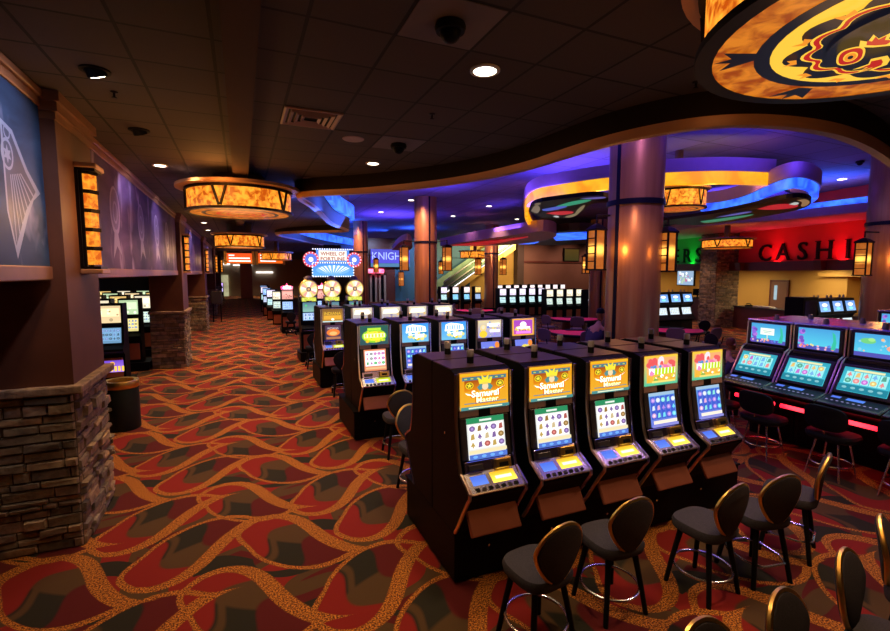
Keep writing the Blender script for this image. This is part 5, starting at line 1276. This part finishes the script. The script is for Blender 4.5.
# ------------------------------------------------------------------ cashier side
HD = 14.; hu = (math.sin(R(HD)), math.cos(R(HD))); C0 = (23.2, 16.1)
cash = lambda s, d=0.: (C0[0]+hu[0]*s-hu[1]*d, C0[1]+hu[1]*s+hu[0]*d)     # s away from the camera, d towards the hall
crz = -R(HD)
def cbox(name, s0, s1, d0, d1, z0, z1, m, parent=None, st=True, bev=0):
    b = MB(); b.xf((C0[0], C0[1], 0), (0, 0, crz)); b.box(-d1, s0, z0, -d0, s1, z1, bev); o = b.build(name, m, parent)
    return struct(o) if st else o
cbox('wall_cashier', -16, -.2, -.3, 0, 3.3, UZ, 'redwall'); cbox('wall_players', 2.0, 9, -.3, 0, 3.3, UZ, 'greenwall')
cbox('trim_6', -16, 9, -.35, .25, 2.9, 3.3, 'woodred')
cbox('wall_office', -16, 9, -4.2, -4, 0, 3.2, 'yellowwall'); cbox('ceiling_office', -16, 9, -4.2, -.35, 3.0, 3.1, 'tanwall')
cbox('wall_office_side', -3.0, -.2, -4, -3.3, 0, 3.0, 'yellowwall'); cbox('wall_players_end', 8.8, 9, -4.2, 0, 0, UZ, 'yellowwall')
cbox('wall_office_bulkhead', -9, -1.8, -4.0, -3.0, 2.62, 3.0, 'yellowwall')
# door of the office
dd = empty('office_door', (*cash(1.25, -3.98), 0), crz, 'tan door with a narrow window and a notice behind the cashier counter', 'door')
b = MB(); b.box(-.05, -.5, 0, 0, .5, 2.3); b.build('door_leaf', 'brownwall', dd)
b = MB(); b.box(-.06, -.6, 0, .0, -.5, 2.4).box(-.06, .5, 0, 0, .6, 2.4).box(-.06, -.6, 2.3, 0, .6, 2.4); b.build('door_frame', 'woodred', dd)
b = MB(); b.box(-.07, .1, 1.3, -.05, .28, 2.1); b.build('door_window', 'tealglow', dd) if 'tealglow' in M else None
for k in range(3):
    b = MB(); b.xf((*cash((-.75, -4.9, -9)[k], .25), 3.0), (0, 0, crz)); b.prism([(.0, -.1), (0, .3), (-.3, .3), (-.22, -.1)], -.16, .16, 'y'); tag(b.build('wood_corbel', 'woodred'), ('dark wooden corbel left of the black cashier letters', 'dark wooden corbel under the middle of the cashier letters', 'dark wooden corbel beyond the right edge column')[k], 'corbel', 'corbels under the red wall')
# canopy over the cashier
cp = [(669, 232), (690, 228), (714, 225), (745, 222.5), (775, 220.5), (820, 216), (862, 212), (900, 209)]
P = smooth_path([at(*q, 4.8)[:2] for q in cp], 2)+[cash(-14, 0), cash(9, 0)]
b = MB(); f = b.face([b.v(x, y, 4.8) for x, y in P]); r_ = bmesh.ops.extrude_face_region(b.bm, geom=[f])
for v in [g_ for g_ in r_['geom'] if isinstance(g_, bmesh.types.BMVert)]: v.co.z += .3
struct(b.build('ceiling_canopy', 'lavender'))
t = empty('cove_glow', (0, 0, 0), 0, 'long blue glowing strip above the cashier canopy', 'cove light')
P2 = smooth_path([at(*q, 5.15)[:2] for q in ((775, 213), (820, 207), (862, 202), (900, 198))], 1); b = MB(); b.loft([[(p[0], p[1], 5.1), (p[0]+.3, p[1]+.1, 5.1), (p[0]+.3, p[1]+.1, 5.32), (p[0], p[1], 5.32)] for p in P2]); b.build('glow_strip', 'neonblue', t)
def letters(word, s0, pitch, h, z0, label, name='wall_lettering'):
    t = empty(name, (*cash(s0, .02), z0), crz-PI/2, label, 'sign lettering')
    for i, ch in enumerate(word):
        cu = bpy.data.curves.new('t', 'FONT'); cu.body = ch; cu.align_x = 'CENTER'; cu.size = h*1.38; cu.extrude = .035; cu.resolution_u = 3
        o = bpy.data.objects.new('t', cu); COL.objects.link(o); me = bpy.data.meshes.new_from_object(o.evaluated_get(bpy.context.evaluated_depsgraph_get()))
        bpy.data.objects.remove(o); me.materials.clear(); me.materials.append(M['matblack']); me.name = 'letter'
        # serifs
        bm = bmesh.new(); bm.from_mesh(me)
        xs = [v.co.x for v in bm.verts]; H = max(v.co.y for v in bm.verts)
        feet = {'A': [(min(xs), 0), (max(xs), 0)], 'H': [(min(xs)+.04, 0), (max(xs)-.04, 0), (min(xs)+.04, H), (max(xs)-.04, H)], 'I': [((min(xs)+max(xs))/2, 0), ((min(xs)+max(xs))/2, H)], 'E': [(min(xs)+.04, 0), (min(xs)+.04, H)], 'R': [(min(xs)+.04, 0), (max(xs)-.02, 0), (min(xs)+.04, H)]}.get(ch, [])
        for fx, fy in feet:
            yy = .0 if fy < .1 else H-.03
            V = [bm.verts.new((x, y, z)) for z in (-.035, .035) for x, y in ((fx-.11, yy), (fx+.11, yy), (fx+.11, yy+.03), (fx-.11, yy+.03))]
            for q in ((0, 1, 2, 3), (7, 6, 5, 4), (0, 4, 5, 1), (1, 5, 6, 2), (2, 6, 7, 3), (3, 7, 4, 0)): bm.faces.new([V[k] for k in q])
        bm.to_mesh(me); bm.free()
        o = bpy.data.objects.new('letter', me); COL.objects.link(o); o.parent = t; o.location = (i*pitch, -.04, 0); o.rotation_euler = (PI/2, 0, 0)
    return t
letters('CASHIER', -1.85, .965, .8, 3.36, 'large black serif letters of the cashier sign on the red wall')
letters('ERS', 4.6, .98, .84, 3.4, 'black serif letters ERS on the green wall')
# counter
t = empty('service_counter', (*cash(0, 0), 0), crz, 'long mahogany service counter under the red wall', 'counter')
b = MB(); b.box(-.1, -13, 0, .6, -.2, 1.08); b.build('counter_front', 'woodred', t)
b = MB(); b.box(-.18, -13, 1.08, .7, -.2, 1.14, .01); b.build('counter_top', 'bezel', t)
t = empty('service_counter', (*cash(6, -.4), 0), crz, 'mahogany counter under the green wall beside the television', 'counter')
b = MB(); b.box(-.1, -3.6, 0, .6, 2.5, 1.3); b.build('counter_front', 'woodred', t)
b = MB(); b.box(-.15, -3.6, 1.3, .65, 2.5, 1.36, .01); b.build('counter_top', 'bezel', t)
def desk_screen(s, d, z, label, w=.28):
    t = empty('computer_monitor', (*cash(s, d), z), crz+PI/2+.4, label, 'monitor', 'monitors on the counters')
    b = MB(); b.box(-w, -.02, .12, w, .03, .5, .01); b.build('monitor_case', 'matblack', t)
    b = MB(); b.box(-.03, 0, .02, .03, .04, .2).box(-.14, -.08, 0, .14, .1, .02); b.build('monitor_stand', 'matblack', t)
desk_screen(-3.4, -.35, 1.14, 'black monitor on the long counter before the tan door'); desk_screen(3.4, -.6, 1.36, 'black monitor on the counter just left of the stone pillar')
t = empty('paper_stack', (*cash(-1.6, -.3), 1.14), crz, 'flat stack of papers on the long counter', 'papers'); b = MB(); b.box(-.15, -.5, 0, .15, .5, .05, .01); b.build('paper_sheets', 'white', t)
t = empty('telephone', (*cash(-.8, -.2), 1.14), crz, 'dark telephone at the left end of the long counter', 'telephone'); b = MB(); b.box(-.12, -.14, 0, .12, .14, .06, .02); b.build('phone_base', 'matblack', t); b = MB(); b.tube([(0, -.14, .1), (0, -.05, .13), (0, .05, .13), (0, .14, .1)], .025, 8); b.build('handset', 'matblack', t)
# stone pillar by the counter
q = cash(.85, .35)
t = empty('stone_pillar', (*q, 0), crz, 'tall narrow ledge stone pillar between the green and red walls', 'pillar')
stone_block(-.6, -.75, .7, .45, 4.8, 'stone_facing', t, 'SW', 77, .05)
# television
p = cash(3.5, .12); t = empty('television', (p[0], p[1], 2.5), crz-PI/2, 'television lit with a white and blue picture below the green wall', 'television')
b = MB(); b.box(-.75, -.06, -.46, .75, .04, .46, .01); b.build('tv_case', 'matblack', t)
r = random.Random(14); art('tv_picture', [('rect', -.7, -.41, .7, .41, (.35, .5, .7))]+blobs(r, [(.9, .95, 1.), (.2, .3, .5), (.6, .2, .4), (.5, .7, .5), (1.2, 1.2, 1.2)], 26, -.58, -.3, .58, .3, .05, .11), t, (0, -.062, 0))
b = MB(); b.cyl(0, .1, .3, .5, .03, 8).box(-.05, -.02, .3, .05, .14, .36); b.build('tv_mount', 'matblack', t)
# dark television on the brown wall
p = ony(571, 255, 43.9); t = empty('television', (p[0], 43.9, p[2]), 0, 'small dark television high on the brown wall', 'television'); b = MB(); b.box(-1.1, -.15, -.75, 1.1, 0, .75, .02); b.build('tv_case', 'matblack', t); art('tv_picture', [('rect', -1., -.65, 1., .65, (.09, .05, .01), (.05, .04, .01))], t, (0, -.152, 0))

# ------------------------------------------------------------------ far end: stairs, lit lettering, doors, menu boards
t = empty('escalator', (ony(448, 290, 40)[0], 40, 0), 0, 'sloping glass sided stairway with white lit handrails at the far wall', 'stairway')
xa, za = ony(444, 289, 40)[0::2]; xb, zb_ = ony(516, 238, 40)[0::2]; ex = ony(448, 290, 40)[0]
def ramp(name, off, th, y0, y1, m):
    b = MB(); b.prism([(xa-ex, za+off), (xb-ex, zb_+off), (xb-ex, zb_+off+th), (xa-ex, za+off+th)], y0, y1, 'y'); return b.build(name, m, t)
ramp('stair_soffit', -1.1, .6, 0, 2.4, 'yellowwall'); ramp('glass_side', -.3, .9, .0, .05, 'greenglass'); ramp('glass_side', -.3, .9, 2.3, 2.35, 'greenglass')
ramp('handrail', .6, .09, -.06, .12, 'white'); ramp('handrail', .0, .1, -.1, .0, 'white'); ramp('light_strip', -.5, .1, -.06, .0, 'lampwhite')
for k in range(14):
    f = k/14; x = xa-ex+(xb-xa)*f; z = za+(zb_-za)*f-.5
    b = MB(); b.box(x, .1, z, x+(xb-xa)/14+.02, 2.3, z+.3); b.build('step', 'bezel', t)
x0, z1 = ony(370, 249, 43.9)[0::2]; x1, z0 = ony(409, 267, 43.9)[0::2]
t = empty('lit_name_board', ((x0+x1)/2, 43.9, 0), 0, 'blue board with pale glowing name letters above the far doors', 'sign'); hw = (x1-x0)/2
b = MB(); b.box(-hw, -.2, z0, hw, 0, z1).box(-hw, -.22, z0-.0, hw, -.2, z0+.35); b.build('board', 'tealwall', t)
art('board_letters', [('rect', -hw, z0+.35, hw, z1, (.1, .1, .7), (.12, .1, .85)), ('rect', -hw, z0, hw, z0+.33, (.1, .25, .45)), ('text', 'KNIGHT', -.1, (z0+z1)/2+.2, (z1-z0)*.42, (.6, .75, 1.7), hw*1.75)], t, (0, -.225, 0))
x0 = ony(370, 275, 43.8)[0]; x1 = ony(383, 275, 43.8)[0]
for i, px in enumerate((373, 382)):
    a, c = ony(px-3.6, 273, 43.9)[0::2]; e = ony(px+3.6, 273, 43.9)[0]
    t = empty('glass_entrance_door', ((a+e)/2, 43.9, 0), 0, f'dark glazed door below the blue board, {("left", "right")[i]} of the pair', 'door', 'pair of glazed doors at the far wall'); w = (e-a)/2
    b = MB(); b.box(-w, -.12, 0, -w+.2, 0, c).box(w-.2, -.12, 0, w, 0, c).box(-w, -.12, c-.2, w, 0, c); b.build('door_frame', 'tanwall', t); b = MB(); b.box(-w+.2, -.06, 0, w-.2, -.04, c-.2); b.build('door_glass', 'black', t)
    b = MB(); b.cyl(0, 0, -.35, .35, .2, 8); o = b.build('red_lamp', 'neonpink', None, True); o.location = (ony((372, 380)[i], 271, 43.5)[0], 43.5, ony(372, 271, 43.5)[2]); o.rotation_euler = (0, PI/2, 0); tag(o, f'small red glowing lamp above the {("left", "right")[i]} far glazed door', 'lamp', 'red lamps over the glazed doors')
p = ony(400, 279, 43.9); o = lantern(p[0], 43.5, p[2], 'amber wall lantern at the far wall right of the glazed doors', 1.6); 
# menu boards and end of corridor
t = empty('menu_board', (0, 0, 0), 0, 'red lit hanging board with white text lines at the end of the corridor, left one', 'menu board', 'red lit boards at the end of the corridor')
for i, (pa, pb) in enumerate((((225, 253), (253.5, 263.5)), ((256.5, 253), (284, 263.5)))):
    if i: t = empty('menu_board', (0, 0, 0), 0, 'red lit hanging board with white text lines at the end of the corridor, right one', 'menu board', 'red lit boards at the end of the corridor')
    a = ony(*pa, 41.); c = ony(*pb, 41.); w, h = (c[0]-a[0])/2, (a[2]-c[2])/2; t.location = ((a[0]+c[0])/2, 41, (a[2]+c[2])/2)
    b = MB(); b.box(-w, 0, -h, w, .2, h).box(-w-.1, -.05, -h-.1, -w+.1, .2, CZ-t.location[2]-.01).box(w-.1, -.05, -h-.1, w+.1, .2, CZ-t.location[2]-.01); b.build('board_case', 'gold', t)
    it = [('rect', -w+.12, -h, w-.1, h, (1., .1, .02), (1., .15, .01))]
    for k, (l0, l1) in enumerate(((-.75, -.35), (-.75, .75), (-.75, .8))): it.append(('rect', w*l0, h*(.45-.55*k), w*(l1 if i == 0 or k < 2 else .4), h*(.7-.55*k), (1.8, 1.4, 1.3)))
    art('board_face', it, t, (0, -.06, 0))
wx0 = ony(216, 290, 61.9); 
for i, (pa, pb, m, l, z0) in enumerate((((215, 275), (229, 296), 'tanglow', 'pale lit doorway at the end of the corridor', 0), ((256, 271.5), (273, 273.2), 'lampwhite', 'white light tube above the bar at the end of the corridor', 1), ((216, 263), (230, 265), 'lampwhite', 'white light tube left of the red boards', 1), ((233, 264.5), (252, 265.7), 'lampwhite', 'white light tube under the left red board', 1))):
    a = ony(*pa, 61.8); c = ony(*pb, 61.8); b = MB(); b.box(a[0], 61.7, c[2] if z0 else 0, c[0], 61.95, a[2]); o = b.build('light_tube' if z0 else 'lit_doorway', m); tag(o, l, 'light' if z0 else 'doorway')
a = ony(246, 272, 56); t = empty('square_pillar', (a[0], 56, 0), 0, 'red brown square pillar at the far end of the corridor', 'pillar'); b = MB(); b.box(-.6, -.3, 0, .6, .3, CZ); b.build('pillar_shaft', 'door', t)
a = ony(213, 284, 30.5); t = empty('side_display', (-1.3, 29.5, 0), 0, 'dark display stand beside the far pillar on the left', 'stand'); b = MB(); b.box(-.28, -.2, 1.05, .28, .25, 1.75, .02); b.build('display_box', 'bezel', t)
for sx in (-1, 1): b = MB(); b.box(sx*.2-.03, -.03, 0, sx*.2+.03, .03, 1.05); b.build('leg', 'iron', t)
# tall glass art panel edge at px (488, 246)
# ------------------------------------------------------------------ lights
# soft light of the chandeliers
point((.0, 9.4, 3.5), 45, (1., .5, .18), .7); point((0, 18, 3.6), 90, (1., .5, .18), .7); point((3.06, 1.2, 3.6), 32, (1., .5, .18), .7)
point((3.06, 1.2, 4.45), 5, (1., .45, .12), .3); point((-.3, 8.2, 4.1), 22, (1., .4, .08), .2)
# added spots over the corridor and near carpet, apart from the modelled downlights
for y, e in ((5.5, 80), (8.5, 190), (12, 330), (15.5, 380), (19.5, 420), (24, 420), (29, 420), (35, 420), (42, 420), (50, 380)):
    for x in ((-.7, 1.0) if y < 30 else (0,)): spot((x, y, CZ-.06), e, (1., .56, .27), 95, .9, .1)
for x, y, e in ((1.5, 2.2, 50), (4.6, 1.7, 200), (5.9, 2.3, 160), (1.0, 3.2, 46), (-.6, 3.4, 60)): spot((x, y, CZ-.06), e, (1., .6, .36), 100, .9, .1)
for y in (4.6, 9.0, 12.0, 20, 30): spot((-.7, y, CZ-.08), 90, (.75, .75, 1.), 80, .8, .06, (-2.1, y+.5, 3.5))
spot((-1.2, 4.3, CZ-.1), 14, (1., .7, .5), 60, .5, .04, (-2.4, 5.7, 1.4))
for y0, _ in PY[:4]: point((PX+.45, y0+.5, 3.4), 14, (1., .5, .14), .12)
# violet and blue wash of the raised zone
vio = (.13, .07, 1.); blu = (.04, .14, 1.)
for x, y, e, c in ((5.2, 4.5, 120, vio), (4.8, 8, 170, vio), (10, 5.5, 170, vio), (9, 12, 280, vio), (15, 11, 260, vio), (6, 16, 260, vio), (13, 20, 300, vio), (8, 26, 300, vio), (20, 26, 300, vio)):
    o = area((x, y, 4.9), e, c, 2.5, 2.5, (x, y, 8))
for x, y, e in ((2.2, 10.5, 90), (2.9, 13, 90), (3.2, 20, 80), (6, 30, 120), (12, 33, 160), (20, 33, 160), (19, 10, 120), (20, 14, 100)): area((x, y, 5.2), e, blu, 1.5, 1.5, (x, y, 8))
for x, y, e, c in ((7.6, 9.5, 120, (.8, .35, .9)), (12, 8, 200, (1., .4, .6)), (10, 15, 260, (1., .42, .6)), (5, 9.8, 110, (.7, .35, 1.)), (15, 14, 260, (1., .45, .4)), (20, 12, 380, (1., .45, .25)), (12, 24, 300, (.9, .4, .7)), (7.4, 4.2, 90, (.6, .3, 1.)), (5.8, 5.6, 60, (.5, .25, 1.)), (14, 4, 150, (.8, .4, .8)), (18, 20, 260, (1., .5, .5))): spot((x, y, UZ-.15), e, c, 110, .9, .15)
for i, (px, py, d) in enumerate(((596, 250, 9.0), (667, 252, 8.8), (404, 259, 19.2), (447, 259, 19.2), (863, 259, 12.3))):
    r = ray(px, py); k = d/(r[0]*math.sin(CY)+r[1]*math.cos(CY)); x, y, z = r[0]*k, r[1]*k, CH+r[2]*k
    c = cols[(0, 0, 1, 1, 5)[i]]; v = Vector((c[0]-x, c[1]-y)).normalized(); point((x-v.y*.3*(1 if i in (0, 2) else -1)*.0+v.x*.28-.18*CY, y+v.y*.0-.35, z), (9, 4, 14, 14, 14)[i], (1., .42, .08), .08)
for x, y, r0, _ in cols: spot((x-1.3, y-1.8, UZ-.1), 900 if y > 10 else 170, (1., .45, .3) if y > 10 else (.7, .35, 1.), 75, .9, .15, (x, y, 3.4))  # added spots brightening the columns, here and on the next line
spot((5.9, 5.9, 4.1), 70, (1., .5, .3), 80, .9, .1, (7.1, 7.0, 2.6)); spot((14.6, 26.3, 4.4), 260, (1., .5, .3), 90, .9, .1, (16.2, 29, 3.)); spot((6.0, 18.2, 5.9), 300, (1., .55, .3), 70, .9, .1, (7.5, 19.6, 4.)); spot((5.2, 28.5, 5.9), 300, (1., .55, .3), 70, .9, .1, (6.9, 30.2, 4.))
area((1.9, 11.2, 4.3), 60, (.03, .12, 1.), 1., 3., (1.4, 11.2, 5.6)); area((3.1, 15, 4.4), 60, (.03, .12, 1.), 1., 2., (2.4, 14.5, 5.6)); area((4.5, 27, 4.6), 150, (.03, .12, 1.), 1., 5., (2.8, 26.5, 5.8)); area((9.5, 36, 4.6), 200, (.03, .12, 1.), 1., 5., (8, 36, 5.8))
# yellow wash, cashier colours
q = at(590, 196, 4.9); point((q[0], q[1]-.4, 5.0), 40, (1., .6, .08), .2); q = at(700, 190, 4.9); point((q[0], q[1]-.3, 5.0), 30, (1., .6, .08), .2)
for s in (-2.5, -5.5, -8.5): p = cash(s, .22); area((p[0], p[1], 3.36), 34, (1., .03, .05), .3, 2.6, (*cash(s, -.2), 5.0))
for s in (3.2, 5.5): p = cash(s, .22); area((p[0], p[1], 3.36), 14, (.03, 1., .15), .3, 2., (*cash(s, -.2), 5.))
for s in (-2.5, -6, -10): p = cash(s, -1.8); area((p[0], p[1], 2.95), 95, (1., .74, .4), 1.5, 1.5, (p[0], p[1], 0))
for s in (2.5, 6): p = cash(s, -1.8); area((p[0], p[1], 2.95), 95, (1., .74, .4), 1.5, 1.5, (p[0], p[1], 0))
for x, y, _, _ in tabs: spot((x, y, 4.3), 70, (1., .6, .7), 70, .9, .15)  # added spots brightening the felt tops
for s in (-4, 1): p = cash(s, 2.5); spot((p[0], p[1], 4.7), 260, (1., .55, .35), 110, .9)
# far end
for px in (465, 488, 507): q = ony(px, 290, 41.5); spot((q[0], 38., UZ-.2), 1800, (1., .75, .35), 100, .9, .2, (q[0], 44, 3))
for px in (420, 385): q = ony(px, 290, 41.5); spot((q[0], 40.5, UZ-.2), 700, (.5, .6, 1.), 100, .9, .2, (q[0], 44, 3))
for px in (530, 550, 580, 610): q = ony(px, 290, 41.5); spot((q[0], 40, UZ-.2), 480, (1., .52, .36), 90, .9, .2, (q[0], 44, 3))
for x in (-4, 1, 6): spot((x, 58, CZ-.1), 500, (1., .7, .45), 110, .9, .2)
# side room
for y in (12.2, 16, 20): spot((-4, y, 3.25), 90, (1., .75, .5), 120, .9)
